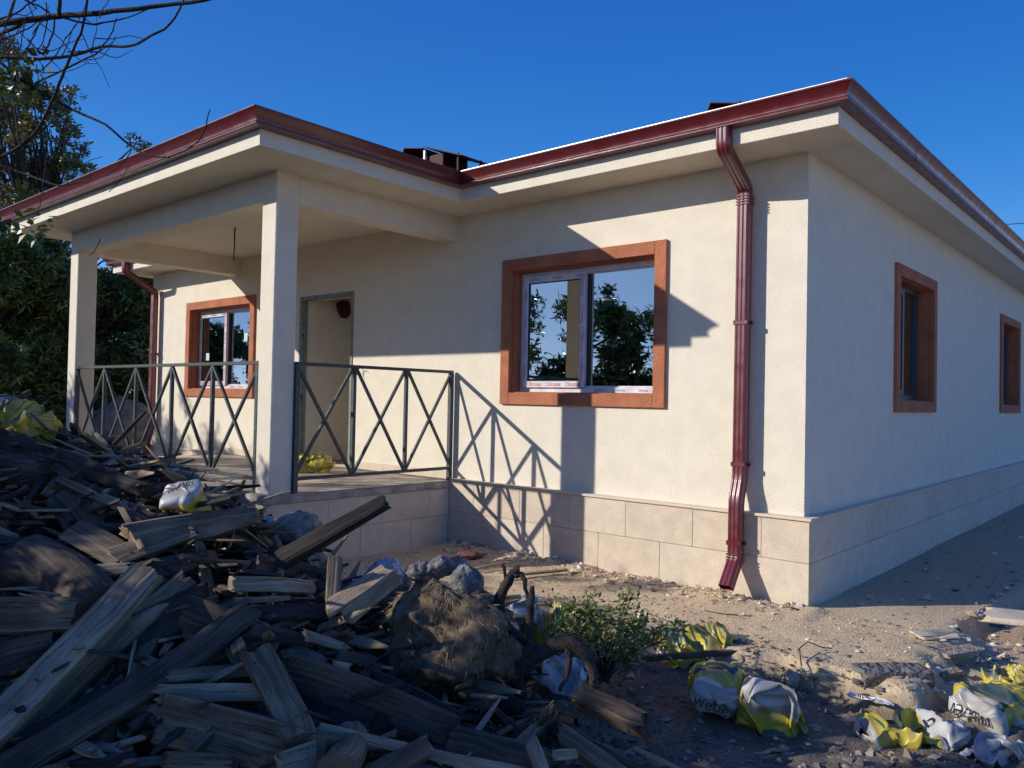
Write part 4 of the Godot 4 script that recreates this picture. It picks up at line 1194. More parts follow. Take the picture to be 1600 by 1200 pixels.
func make_stump(at: Vector3) -> void:
	var o := thing("tree_stump", "big torn-out tree stump with fibrous flank and broken roots", "stump", at)
	var b := Buf.new()
	var nu := 97
	var nv := 56
	var f := noise(301, 1.0, 4)
	var fib := noise(302, 1.0, 3)
	var p := PackedVector3Array()
	var cols := PackedColorArray()
	for j in nv:
		var th := PI * j / (nv - 1)
		for k in nu:
			var ph := TAU * (k % (nu - 1)) / (nu - 1)
			var d := Vector3(sin(th) * cos(ph), cos(th), sin(th) * sin(ph))
			var q := 1.0 + 0.42 * f.get_noise_3dv(d * 1.0) + 0.05 * f.get_noise_3dv(d * 3.0 + Vector3(5, 0, 0))
			# fibres run down the flanks
			var g := fib.get_noise_3d(d.x * 9.0, d.y * 1.6, d.z * 9.0)
			var g2 := fib.get_noise_3d(d.x * 22.0, d.y * 3.0, d.z * 22.0)
			q += 0.04 * g + 0.022 * g2
			var lean := Vector3(0.06 * d.y, 0, 0)
			p.append(d * q * Vector3(0.42, 0.275, 0.32) + lean)
			var tone := clampf(0.55 + 0.7 * g + 0.4 * g2 + 0.5 * f.get_noise_3dv(d * 2.0 + Vector3(0, 7, 0)), 0, 1.3)
			cols.append(Color(0.30, 0.28, 0.26).lerp(Color(1.15, 1.08, 0.95), tone))
	b.grid(p, nu, nv, true, 1, 1, cols)
	put("body", b, M.stump_wood, o)
	hairs(o, p, nu, nv, Vector3.ZERO, 1800, 0.038, 44)
	# torn rootlets sticking out all round
	var rr := RandomNumberGenerator.new(); rr.seed = 78
	for q in 30:
		var az := rr.randf() * TAU
		var from := Vector3(cos(az) * 0.36, rr.randf_range(-0.15, 0.16), sin(az) * 0.28)
		var dirn := Vector3(cos(az + rr.randfn(0, 0.4)), rr.randf_range(-0.5, 0.5), sin(az + rr.randfn(0, 0.4)))
		var far := from + dirn * rr.randf_range(0.1, 0.3)
		var drop := Vector3(rr.randfn(0, 0.05), -rr.randf_range(0.02, 0.16), rr.randfn(0, 0.05))
		b = Buf.new()
		b.col = Color(1.2, 1.1, 0.95) * rr.randf_range(0.7, 1.6)
		b.tube([from - dirn * 0.06, from, from.lerp(far, 0.4) + drop * 0.1, from.lerp(far, 0.75) + drop * 0.45, far + drop], rr.randf_range(0.008, 0.022), 0.003, 7, 0.15, rr)
		put("root", b, M.bark, o)
	# roots reaching to the right of it, seen from the heap
	var r := RandomNumberGenerator.new(); r.seed = 33
	for q in [[[Vector3(-0.436, 0.295, 3.026), Vector3(-0.355, 0.436, 3.026), Vector3(-0.299, 0.558, 3.046), Vector3(-0.231, 0.662, 3.057), Vector3(-0.191, 0.688, 3.049)], 0.035, 0.015], [[Vector3(-0.231, 0.647, 3.057), Vector3(-0.184, 0.658, 3.042), Vector3(-0.155, 0.597, 3.042), Vector3(-0.139, 0.524, 3.040)], 0.016, 0.006], [[Vector3(-0.367, 0.436, 3.036), Vector3(-0.263, 0.374, 3.011), Vector3(-0.138, 0.315, 2.967), Vector3(-0.016, 0.362, 2.929)], 0.026, 0.012], [[Vector3(-0.356, 0.202, 3.087), Vector3(-0.197, 0.208, 3.082), Vector3(-0.109, 0.315, 3.074), Vector3(-0.103, 0.493, 3.073), Vector3(-0.107, 0.622, 3.054)], 0.034, 0.012], [[Vector3(-0.299, 0.158, 3.103), Vector3(-0.098, 0.286, 3.064), Vector3(0.044, 0.378, 3.009), Vector3(0.151, 0.337, 2.982), Vector3(0.191, 0.244, 2.971), Vector3(0.169, 0.122, 3.014)], 0.045, 0.012], [[Vector3(0.055, 0.375, 3.000), Vector3(0.097, 0.293, 3.028), Vector3(0.076, 0.184, 3.069)], 0.020, 0.008], [[Vector3(-0.345, 0.157, 3.142), Vector3(-0.187, 0.076, 3.135), Vector3(0.010, 0.060, 3.097), Vector3(0.178, 0.074, 3.084)], 0.060, 0.025], [[Vector3(-0.460, 0.063, 3.239), Vector3(-0.298, 0.014, 3.231), Vector3(-0.099, -0.001, 3.189)], 0.050, 0.020], [[Vector3(-0.263, 0.626, 3.057), Vector3(-0.259, 0.676, 3.081), Vector3(-0.263, 0.707, 3.086)], 0.012, 0.005], [[Vector3(-0.367, 0.311, 3.033), Vector3(-0.263, 0.204, 3.006), Vector3(-0.195, 0.070, 3.010)], 0.050, 0.030], [[Vector3(-0.560, 0.078, 3.393), Vector3(-0.441, 0.058, 3.421), Vector3(-0.238, 0.058, 3.378)], 0.030, 0.012], [[Vector3(-0.107, 0.300, 3.006), Vector3(-0.057, 0.361, 2.964), Vector3(0.011, 0.395, 2.840)], 0.010, 0.004]]:
		b = Buf.new()
		var pts := []
		var ctrl: Array = q[0]
		for k in ctrl.size() - 1:
			for s in 4:
				var a: Vector3 = ctrl[maxi(k - 1, 0)]
				var e: Vector3 = ctrl[mini(k + 2, ctrl.size() - 1)]
				pts.append((ctrl[k] as Vector3).cubic_interpolate(ctrl[k + 1], a, e, s / 4.0) - at + Vector3(r.randfn(0, 0.004), r.randfn(0, 0.004), r.randfn(0, 0.004)))
		pts.append(ctrl[-1] - at)
		b.tube(pts, q[1], q[2], 9, 0.16, r)
		put("root", b, M.bark, o)

func hairs(parent: Node3D, p: PackedVector3Array, nu: int, nv: int, at: Vector3, count: int, length: float, seed_: int) -> void:
	# loose fibres lying downhill on a surface
	var r := RandomNumberGenerator.new(); r.seed = seed_
	var b := Buf.new()
	for k in 3:
		var a := TAU * k / 3.0
		var d := TAU * (k + 1) / 3.0
		b.tri(Vector3(cos(a) * 0.045, 0, sin(a) * 0.045), Vector3(cos(d) * 0.045, 0, sin(d) * 0.045), Vector3(0.12, 1, 0.05), Vector3(cos((a + d) / 2), 0.1, sin((a + d) / 2)).normalized())
	var mm := MultiMesh.new()
	mm.transform_format = MultiMesh.TRANSFORM_3D
	mm.use_colors = true
	mm.mesh = b.mesh(M.litter)
	mm.instance_count = count
	for k in count:
		var j := r.randi_range(2, nv - 3)
		var i := r.randi_range(0, nu - 2)
		var c := p[j * nu + i]
		var down := (p[(j + 1) * nu + i] - p[(j - 1) * nu + i]).normalized()
		var out := down.cross(p[j * nu + (i + 1) % nu] - c).normalized()
		if out.dot(c - at) < 0: out = -out
		var y := (down + out * r.randf_range(0.0, 0.35) + Vector3(r.randfn(0, 0.18), r.randfn(0, 0.1), r.randfn(0, 0.18))).normalized()
		var x := y.cross(out).normalized()
		var s := length * r.randf_range(0.5, 1.8)
		mm.set_instance_transform(k, Transform3D(Basis(x * s, y * s, x.cross(y) * s), c + out * 0.001))
		mm.set_instance_color(k, [Color(0.22, 0.16, 0.10), Color(0.33, 0.25, 0.15), Color(0.13, 0.10, 0.07), Color(0.42, 0.32, 0.20)][r.randi() % 4])
	var mi := MultiMeshInstance3D.new()
	mi.multimesh = mm
	mi.name = numbered(parent, "fibres")
	parent.add_child(mi, true)
	tag(mi, "", "", "", "stuff")

func bag_texture(called: String, white_to: float, yellow_to: float, seed_: int) -> StandardMaterial3D:
	# printed sack: white band, yellow body, a dark green house-shaped block and small green lines of print
	var w := 256
	var h := 128
	var im := Image.create(w, h, false, Image.FORMAT_RGB8)
	var f := noise(seed_, 0.03, 4)
	var yellow := lin(0.55, 0.43, 0.03)
	var white := lin(0.50, 0.50, 0.49)
	var green := lin(0.018, 0.055, 0.052)
	for y in h:
		for x in w:
			var u := float(x) / w
			var v := float(y) / h
			var edge := white_to + 0.02 * sin(v * TAU)
			var c := white if u < edge or u > yellow_to else yellow
			var dx := absf(fposmod(v * 2.0, 1.0) - 0.5)
			if u > edge + 0.13 and u < edge + 0.42 and dx < minf(0.24, (u - edge - 0.13) * 2.6):
				c = green
			if u > edge + 0.47 and u < yellow_to - 0.05 and dx < 0.3 and (int(u * 60.0) % 3 == 0) and f.get_noise_2d(x * 6.0, y * 2.0) > -0.1:
				c = green
			var grime := clampf(0.5 + f.get_noise_2d(x, y) * 1.2, 0.0, 1.0)
			im.set_pixel(x, y, c.lerp(lin(0.20, 0.17, 0.13), grime * 0.55))
	var m := mat(called, Color.WHITE, 0.42)
	m.albedo_texture = ImageTexture.create_from_image(im)
	return m

class Sack:
	# a half-empty crumpled sack: s runs along it from -1 to 1, a goes round it
	var size := Vector3(0.25, 0.08, 0.16)
	var f: FastNoiseLite
	var f2: FastNoiseLite
	var crush := 1.0
	var bend := 0.0
	var blunt := 3.0
	func at(s: float, a: float) -> Vector3:
		var e := pow(maxf(0.0, 1.0 - pow(absf(minf(s, 0.93)), blunt if s < 0.0 else 3.0)), 0.5)
		var cs := cos(a)
		var sn := sin(a)
		var cap := clampf((absf(s) - 0.90) / 0.10, 0.0, 1.0)
		var shut := sqrt(maxf(0.0, 1.0 - cap * cap))
		var y := signf(sn) * pow(absf(sn), 0.8) * size.y * (0.16 + 0.84 * e) * shut
		var z := signf(cs) * pow(absf(cs), 0.55) * size.z * (0.74 + 0.26 * e) * shut
		var p := Vector3(s * size.x, y, z)
		var q := Vector3(s * size.x, sn * 0.10, cs * size.z)
		var n1 := 1.0 - 2.0 * absf(f.get_noise_3dv(q * 3.2))
		var n2 := 1.0 - 2.0 * absf(f.get_noise_3dv(q * 9.0 + Vector3(9, 3, 1)))
		var n3 := f2.get_noise_3dv(q * 4.0)
		var fold := (n1 - 0.6) * 0.06 + (n2 - 0.6) * 0.020
		p += Vector3(n3 * 0.06, fold * (0.5 + 0.8 * e) , f2.get_noise_3dv(q * 4.0 + Vector3(20, 0, 0)) * 0.07) * crush
		p.y += bend * s * s
		return p

func sack(called: String, label: String, where: Vector3, yaw: float, tilt: float, size: Vector3, seed_: int, m: Material, crush := 1.0, words := "", word_s := -0.55, word_a := 1.2, word_turn := 0.0, word_size := 0.09, bend := 0.0) -> void:
	var sk := Sack.new()
	if word_s < -0.9: sk.blunt = 14.0
	sk.size = size; sk.crush = crush; sk.bend = bend
	sk.f = noise(seed_, 1.0, 2); sk.f2 = noise(seed_ + 5, 1.0, 2)
	var nu := 73
	var nv := 65
	var p := PackedVector3Array()
	for j in nv:
		for k in nu:
			p.append(sk.at(-1.0 + 2.0 * j / (nv - 1), -TAU * (k % (nu - 1)) / (nu - 1)))
	var b := Buf.new()
	b.grid(p, nu, nv, true)
	for k in b.t.size(): b.t[k] = Vector2(b.t[k].y, b.t[k].x)
	var o := put(called, b, m)
	o.transform = Transform3D(Basis(Vector3.UP, yaw) * Basis(Vector3.BACK, tilt), where)
	tag(o, label, "bag" if called == "cement_bag" else "plastic")
	if words:
		b = Buf.new()
		var flat := Buf.new()
		lettering(flat, words, word_size, Transform3D(Basis(Vector3.BACK, word_turn), Vector3.ZERO), false)
		for k in flat.v.size():
			var q := flat.v[k]
			if word_s < -0.9:   # printed across the blunt end
				var z := q.x
				var rr := minf(0.95, sqrt(pow((q.y + word_a) / size.y, 2.0) + pow(z / size.z, 2.0)))
				var on := sk.at(-1.0 + 0.10 * (1.0 - sqrt(1.0 - rr * rr)) , atan2((q.y + word_a) / size.y, z / size.z))
				b.vert(Vector3(on.x - 0.010, q.y + word_a, z), Vector3.LEFT)
				continue
			# printed on the upper side, laid on from above
			var s := clampf(word_s + q.x / size.x, -0.97, 0.97)
			var zz := clampf((word_a - q.y) / (size.z * 0.95), -0.98, 0.98)
			var a := acos(signf(zz) * pow(absf(zz), 1.0 / 0.55))
			var c := sk.at(s, a)
			var nn := (sk.at(s, a + 0.05) - c).cross(sk.at(s + 0.05, a) - c).normalized()
			if nn.dot(Vector3(0, sin(a), cos(a))) < 0: nn = -nn
			b.vert(c + nn * 0.009, nn)
		b.i = flat.i
		put("lettering", b, M.gasket, o)

func make_stuff() -> void:
	var ya := bag_texture("bag_print_a", 0.17, 0.97, 401)
	var yb := bag_texture("bag_print_b", 0.02, 1.1, 402)
	var yd := bag_texture("bag_print_d", 0.20, 1.1, 404)
	var yc := bag_texture("bag_print_c", 0.36, 0.93, 403)
	var film := surface("dusty_plastic", lin(0.60, 0.60, 0.61), 0.4, 2.0, noise(405, 0.02, 4), 0.35, noise(406, 0.05, 3), 2.0)
	make_stump(Vector3(-0.610, 0.274, 3.177))
	lump("boulder", "largest pale boulder, leaning against the porch base", "boulder", Vector3(-1.996, 0.612, 3.063), Vector3(0.200, 0.170, 0.150), 0.25, 601, M.rock, 0.30, 0.90)
	lump("boulder", "middle boulder just below the largest pale one", "boulder", Vector3(-1.736, 0.499, 3.165), Vector3(0.130, 0.090, 0.120), 0.25, 602, M.rock, 1.10, 0.90)
	lump("boulder", "lowest rounded boulder beside the upright post stub", "boulder", Vector3(-1.577, 0.436, 3.357), Vector3(0.140, 0.100, 0.120), 0.20, 603, M.rock, 2.00, 0.60)
	lump("plaster_lump", "small white lump between the boulders and the charred beam", "lump", Vector3(-1.723, 0.422, 3.418), Vector3(0.060, 0.060, 0.050), 0.35, 604, M.dust_lump, 0.00, 0.00)
	lump("plaster_lump", "right-hand dusty grey lump, the biggest one on the stump's top", "lump", Vector3(-0.466, 0.573, 3.126), Vector3(0.085, 0.100, 0.090), 0.20, 605, M.dust_lump, 0.00, 0.00)
	lump("plaster_lump", "left dusty grey lump on the stump's top", "lump", Vector3(-0.669, 0.627, 3.237), Vector3(0.070, 0.055, 0.070), 0.45, 606, M.dust_lump, 0.40, 0.70)
	lump("plaster_lump", "middle dusty lump with brown stains on the stump's top", "lump", Vector3(-0.592, 0.654, 3.171), Vector3(0.075, 0.055, 0.060), 0.45, 607, M.dust_lump, 1.40, 0.70)
	lump("plaster_lump", "small pale lump at the back of the stump's top", "lump", Vector3(-0.601, 0.644, 3.046), Vector3(0.050, 0.040, 0.050), 0.45, 608, M.rock, 2.40, 0.50)
	lump("tile_shard", "orange broken tile lying behind the stump's top", "tile", Vector3(-0.933, 0.584, 2.604), Vector3(0.080, 0.025, 0.040), 0.30, 609, M.brick_red, 0.50, 0.80)
	lump("fibre_clump", "brown fibrous palm base on the left slope", "fibre clump", Vector3(-2.798, 0.887, 4.229), Vector3(0.200, 0.110, 0.100), 0.50, 610, M.fibre, 0.90, 0.00)
	lump("brick_chunk", "broken reddish brick at the left edge above the yellow sack", "brick", Vector3(-5.276, 1.318, 3.741), Vector3(0.130, 0.100, 0.100), 0.30, 611, M.brick_red, 0.40, 0.90)
	lump("boulder", "grey-brown stone on the crest behind the yellow sack", "boulder", Vector3(-5.285, 1.318, 3.616), Vector3(0.180, 0.120, 0.140), 0.25, 612, M.rock, 0.70, 0.80)
	lump("mortar_lump", "pale lump at the foot of the dirt edge near the grey slat", "lump", Vector3(0.649, -0.055, 1.018), Vector3(0.090, 0.060, 0.070), 0.30, 613, M.rock, 0.40, 0.60)
	lump("mortar_lump", "grey lump on the ground left of the white scraps at the right", "lump", Vector3(0.477, -0.076, 1.431), Vector3(0.060, 0.050, 0.050), 0.40, 614, M.rock, 1.40, 0.70)
	lump("rubble_mound", "rough grey rubble heap beyond the porch, seen through the railing", "rubble", Vector3(-13.259, 0.615, -0.742), Vector3(0.750, 0.750, 0.600), 0.25, 615, M.concrete, 0.40, 0.40)
	lump("mortar_lump", "white broken lump in the gap at the right edge", "lump", Vector3(1.055, -0.075, -0.856), Vector3(0.100, 0.070, 0.070), 0.40, 616, M.dust_lump, 0.40, 0.80)
	lump("mortar_lump", "rounded stone at the right edge in front of the broken lump", "lump", Vector3(0.987, -0.106, -0.269), Vector3(0.080, 0.050, 0.070), 0.30, 617, M.rock, 1.20, 0.80)
	sack("cement_bag", "yellow cement sack with its white bottom turned to the viewer, dark lettering on it", Vector3(0.288, -0.016, 1.993), 2.04, -0.06, Vector3(0.22, 0.09, 0.12), 701, ya, 0.70, "weber", -0.95, -0.04, -0.25, 0.075, 0.00)
	sack("cement_bag", "crumpled yellow sack with a clear white top just right of the lettered sack", Vector3(0.604, -0.075, 1.983), 2.20, -1.00, Vector3(0.19, 0.07, 0.14), 702, yd, 1.40, "", -0.55, 1.20, 0.00, 0.090, 0.00)
	sack("cement_bag", "yellow and dark green sack lying behind the lath beside the bush", Vector3(-0.153, -0.027, 1.383), 0.75, 0.10, Vector3(0.24, 0.07, 0.14), 703, yb, 1.30, "", -0.55, 1.20, 0.00, 0.090, 0.00)
	sack("cement_bag", "yellow sack half hidden behind the stump roots", Vector3(-0.615, 0.161, 2.317), 0.40, 0.60, Vector3(0.15, 0.09, 0.13), 704, yb, 1.30, "", -0.55, 1.20, 0.00, 0.090, 0.00)
	sack("cement_bag", "flattened yellow sack with a white end at the lower right", Vector3(1.166, -0.105, 1.627), 3.86, -0.05, Vector3(0.26, 0.04, 0.13), 705, yc, 1.00, "weber", -0.35, 0.00, 3.14, 0.070, 0.00)
	sack("cement_bag", "big yellow sack with dark green block at the right edge, upside-down lettering", Vector3(1.420, -0.094, 1.011), 1.26, 0.00, Vector3(0.25, 0.09, 0.16), 706, ya, 0.70, "weber", -0.95, 0.00, 3.14, 0.085, 0.00)
	sack("cement_bag", "yellow and green sack at the right edge behind the big yellow sack", Vector3(1.445, -0.097, 0.525), 0.50, 0.20, Vector3(0.16, 0.08, 0.14), 707, yb, 1.20, "", -0.55, 1.20, 0.00, 0.090, 0.00)
	sack("plastic_scrap", "white plastic scrap in the lower right corner", Vector3(1.528, -0.112, 1.579), 0.90, 0.20, Vector3(0.12, 0.03, 0.06), 708, film, 1.40, "", -0.55, 1.20, 0.00, 0.090, 0.00)
	sack("cement_bag", "yellow and dark green sack on the crest of the heap at the left", Vector3(-3.201, 1.310, 4.217), 0.55, -0.35, Vector3(0.20, 0.08, 0.12), 709, yb, 1.20, "", -0.55, 1.20, 0.00, 0.090, 0.00)
	sack("cement_bag", "white lettered sack end poking out before the porch base", Vector3(-1.630, 0.909, 3.945), 2.04, -1.00, Vector3(0.13, 0.07, 0.09), 710, ya, 0.50, "weber", -0.95, 0.00, 0.50, 0.050, 0.00)
	sack("plastic_scrap", "clear white plastic beside the largest boulder", Vector3(-1.935, 0.663, 3.343), 1.20, 1.30, Vector3(0.13, 0.05, 0.08), 711, film, 1.20, "", -0.55, 1.20, 0.00, 0.090, 0.00)
	sack("cement_bag", "bit of yellow sack under the pointed split timber", Vector3(-2.043, 0.672, 3.370), 0.30, 0.10, Vector3(0.09, 0.03, 0.06), 712, yb, 1.20, "", -0.55, 1.20, 0.00, 0.090, 0.00)
	sack("cement_bag", "yellow sack lying on the porch floor behind the railing", Vector3(-5.288, 0.703, 0.691), 0.60, 0.10, Vector3(0.27, 0.10, 0.15), 713, yb, 1.30, "", -0.55, 1.20, 0.00, 0.090, 0.00)
	sack("plastic_scrap", "grey plastic sheet hanging between the two slanting beams", Vector3(-1.575, 0.403, 4.082), 1.00, 1.35, Vector3(0.14, 0.04, 0.06), 714, film, 1.20, "", -0.55, 1.20, 0.00, 0.090, 0.00)
	sack("plastic_scrap", "dusty white plastic under the stump roots", Vector3(-0.135, 0.186, 2.829), 0.60, 0.10, Vector3(0.12, 0.05, 0.08), 715, film, 1.30, "", -0.55, 1.20, 0.00, 0.090, 0.00)
	sack("plastic_scrap", "torn white plastic behind the roots beside the yellow sack", Vector3(-0.640, 0.314, 2.475), 0.20, 1.00, Vector3(0.08, 0.04, 0.06), 716, film, 1.30, "", -0.55, 1.20, 0.00, 0.090, 0.00)
	sack("plastic_scrap", "pale dusty plastic behind the pale L of boards", Vector3(-1.311, 0.448, 2.928), 0.20, 0.10, Vector3(0.14, 0.05, 0.09), 717, film, 1.50, "", -0.55, 1.20, 0.00, 0.090, 0.00)
	timber("stick", "brown bark-covered pole lying before the yellow and green sack", "pole", Vector3(-0.241, -0.020, 1.878), Vector3(0.182, -0.020, 1.261), 0.035, 0.035, Vector3(0.05, 1.0, 0.03), 935, M.wood_brown, 0.90)
	timber("stick", "white peeled stick beside the pole", "stick", Vector3(0.165, -0.050, 1.349), Vector3(0.509, -0.050, 1.314), 0.022, 0.016, Vector3(0.05, 1.0, 0.03), 936, M.wood_pale, 0.50)
	timber("slat", "grey slat at the foot of the dirt edge", "slat", Vector3(0.564, -0.060, 1.203), Vector3(0.834, -0.060, 1.290), 0.045, 0.020, Vector3(0.05, 1.0, 0.03), 937, M.wood_grey, 1.00)
	timber("slat", "pale board lying along the foot of the plinth", "board", Vector3(-2.086, 0.040, 0.976), Vector3(-1.872, 0.040, 0.431), 0.050, 0.018, Vector3(0.05, 1.0, 0.03), 938, M.wood_pale, 1.00)
	timber("slat", "light splintered lath near the porch corner", "lath", Vector3(-2.449, 0.040, 0.961), Vector3(-2.356, 0.040, 0.390), 0.030, 0.012, Vector3(0.05, 1.0, 0.03), 939, M.wood_pale, 1.00)
	timber("slat", "sunlit broken lath behind the stump roots", "lath", Vector3(-1.682, 0.030, 1.673), Vector3(-1.531, 0.030, 1.302), 0.045, 0.020, Vector3(0.05, 1.0, 0.03), 940, M.wood_pale, 1.00)
	timber("slat", "long thin grey strip lying on the apron behind the bush", "strip", Vector3(-1.482, 0.000, 1.508), Vector3(-1.175, 0.000, 1.145), 0.030, 0.010, Vector3(0.05, 1.0, 0.03), 941, M.wood_grey, 1.00)
	timber("slat", "second grey strip just behind the long thin strip", "strip", Vector3(-1.206, 0.000, 1.571), Vector3(-0.856, 0.000, 0.975), 0.030, 0.010, Vector3(0.05, 1.0, 0.03), 942, M.wood_grey, 1.00)
	timber("slat", "small tile-like plate lying on the apron near its right end", "plate", Vector3(0.853, 0.020, 0.301), Vector3(1.011, 0.020, 0.104), 0.160, 0.012, Vector3(0.05, 1.0, 0.03), 943, M.stone_b, 1.00)
	timber("slat", "brown board at the porch corner in the shade", "board", Vector3(-2.953, 0.030, 0.866), Vector3(-2.838, 0.030, 0.394), 0.040, 0.012, Vector3(0.05, 1.0, 0.03), 944, M.wood_brown, 1.00)
	timber("slab", "tilted brown slab at the right edge of the apron", "slab", Vector3(1.107, 0.050, -0.493), Vector3(1.356, 0.050, -0.559), 0.300, 0.050, Vector3(0.05, 1.0, 0.03), 945, M.stone_b, 1.00)
	timber("slab", "thick broken concrete slab edge in the shade at the lower right", "slab", Vector3(0.784, -0.030, 1.261), Vector3(1.070, -0.030, 0.982), 0.160, 0.120, Vector3(0.05, 1.0, 0.03), 946, M.concrete, 1.00)
	timber("slab", "flat pale shard lying at the broken edge near the right of the apron", "slab", Vector3(1.037, -0.020, 0.488), Vector3(1.184, -0.020, 0.166), 0.120, 0.025, Vector3(0.05, 1.0, 0.03), 947, M.rock, 1.00)
	timber("slab", "small flat shard right of the thick broken slab edge", "slab", Vector3(1.066, -0.070, 0.734), Vector3(1.156, -0.070, 0.553), 0.080, 0.020, Vector3(0.05, 1.0, 0.03), 948, M.rock, 1.00)
	timber("stick", "thin white stick lying beside the thick broken slab edge", "stick", Vector3(0.402, -0.050, 1.215), Vector3(0.578, -0.050, 1.439), 0.014, 0.012, Vector3(0.05, 1.0, 0.03), 949, M.wood_pale, 0.70)
	paper_strip("white printed paper strip, the left of two lying side by side", Vector3(0.798, -0.090, 1.450), Vector3(1.026, -0.090, 1.442), 0.050, "weberkol", 1)
	paper_strip("white printed paper strip, the right of two lying side by side", Vector3(0.884, -0.090, 1.275), Vector3(1.121, -0.090, 1.265), 0.060, "weberkol", 2)
	paper_strip("short white paper scrap behind the two strips", Vector3(1.077, -0.090, 1.088), Vector3(1.176, -0.090, 1.032), 0.060, "", 3)
	loose_wire([Vector3(0.518, 0.000, 1.378), Vector3(0.447, 0.050, 1.224), Vector3(0.460, 0.070, 1.127), Vector3(0.529, 0.040, 1.076), Vector3(0.554, 0.020, 0.984)])
	strand_bundle(Vector3(-0.016, 0.073, 3.451), Vector3(0.182, 0.079, 3.279))
	house_bits()

# ---------------------------------------------------------------- plants

func twig_mesh(leaves: int, l: float, w: float, seed_: int, m: Material, droop := 0.25) -> ArrayMesh:
	# a short stem with folded, pointed leaves
	var r := RandomNumberGenerator.new(); r.seed = seed_
	var b := Buf.new()
	for k in leaves:
		var f := float(k) / leaves
		var o := Vector3(r.randfn(0, 0.02), f * l * 1.6 - l * 0.6, r.randfn(0, 0.02))
		var a := k * 2.4 + r.randf()
		var el := r.randf_range(-0.3, 0.9)
		var d := Vector3(cos(a) * cos(el), sin(el) - droop, sin(a) * cos(el)).normalized()
		var side := d.cross(Vector3(r.randfn(0, 0.4), 1, r.randfn(0, 0.4))).normalized() * w * 0.5
		var up := side.cross(d).normalized() * w * 0.16
		var ll := l * r.randf_range(0.7, 1.15)
		var m0 := o + d * ll * 0.45
		b.col = Color(1, 1, 1) * r.randf_range(0.7, 1.35)
		var n1 := (up + side * 0.3).normalized()
		b.tri(o, m0 + side + up, o + d * ll, (side.cross(d) - side * 0.2).normalized())
		b.tri(o, m0 - side + up, o + d * ll, (side.cross(d) + side * 0.2).normalized())
	return b.mesh(m)

func crown(parent: Node3D, called: String, blobs: Array, count: int, meshes: Array, seed_: int, smin: float, smax: float, gap: float) -> void:
	# blobs: [centre, radii]; leaves gather in tufts and leave gaps between them
	var r := RandomNumberGenerator.new(); r.seed = seed_
	var f := noise(seed_, 0.9, 2)
	for q in meshes.size():
		var mm := MultiMesh.new()
		mm.transform_format = MultiMesh.TRANSFORM_3D
		mm.use_colors = true
		mm.mesh = meshes[q]
		mm.instance_count = count / meshes.size()
		var k := 0
		var tries := 0
		while k < mm.instance_count:
			tries += 1
			var bl: Array = blobs[r.randi() % blobs.size()]
			var d := Vector3(r.randfn(0, 1), r.randfn(0, 1), r.randfn(0, 1)).normalized() * pow(r.randf(), 0.42)
			var p: Vector3 = bl[0] + d * bl[1]
			if f.get_noise_3dv(p) < gap and tries < count * 12: continue
			if p.y < 0.05: continue
			var bs := Basis.from_euler(Vector3(r.randfn(0, 0.6), r.randf() * TAU, r.randfn(0, 0.6))).scaled(Vector3.ONE * r.randf_range(smin, smax))
			mm.set_instance_transform(k, Transform3D(bs, p))
			mm.set_instance_color(k, Color(1, 1, 1) * r.randf_range(0.65, 1.4))
			k += 1
		var mi := MultiMeshInstance3D.new()
		mi.multimesh = mm
		mi.name = numbered(parent, called)
		parent.add_child(mi, true)
		tag(mi, "", "", "", "stuff")

func tree(called: String, label: String, category: String, at: Vector3, height: float, blobs: Array, count: int, meshes: Array, seed_: int, smin: float, smax: float, gap: float, trunk_r: float, group := "") -> Node3D:
	var o := thing(called, label, category, at, group)
	var r := RandomNumberGenerator.new(); r.seed = seed_
	var b := Buf.new()
	b.col = Color(1.2, 1.1, 1.0)
	var pts := []
	for k in 8:
		pts.append(Vector3(r.randfn(0, 0.05) * k, height * 0.8 * k / 7.0 - 0.1, r.randfn(0, 0.05) * k))
	b.tube(pts, trunk_r, trunk_r * 0.3, 8, 0.12, r)
	for bl in blobs:
		var c: Vector3 = bl[0]
		var from: Vector3 = pts[clampi(int((c.y / height) * 6.0), 1, 6)]
		for q in 3:
			var tip: Vector3 = c + Vector3(r.randfn(0, 0.5), r.randfn(0.2, 0.4), r.randfn(0, 0.5)) * bl[1]
			var mid := from.lerp(tip, 0.5) + Vector3(r.randfn(0, 0.15), r.randfn(0.1, 0.15), r.randfn(0, 0.15))
			b.tube([from, from.lerp(mid, 0.5), mid, mid.lerp(tip, 0.5) + Vector3(0, 0.05, 0), tip], trunk_r * 0.4, trunk_r * 0.08, 6, 0.1, r)
	put("trunk", b, M.bark, o)
	crown(o, "crown", blobs, count, meshes, seed_, smin, smax, gap)
	return o

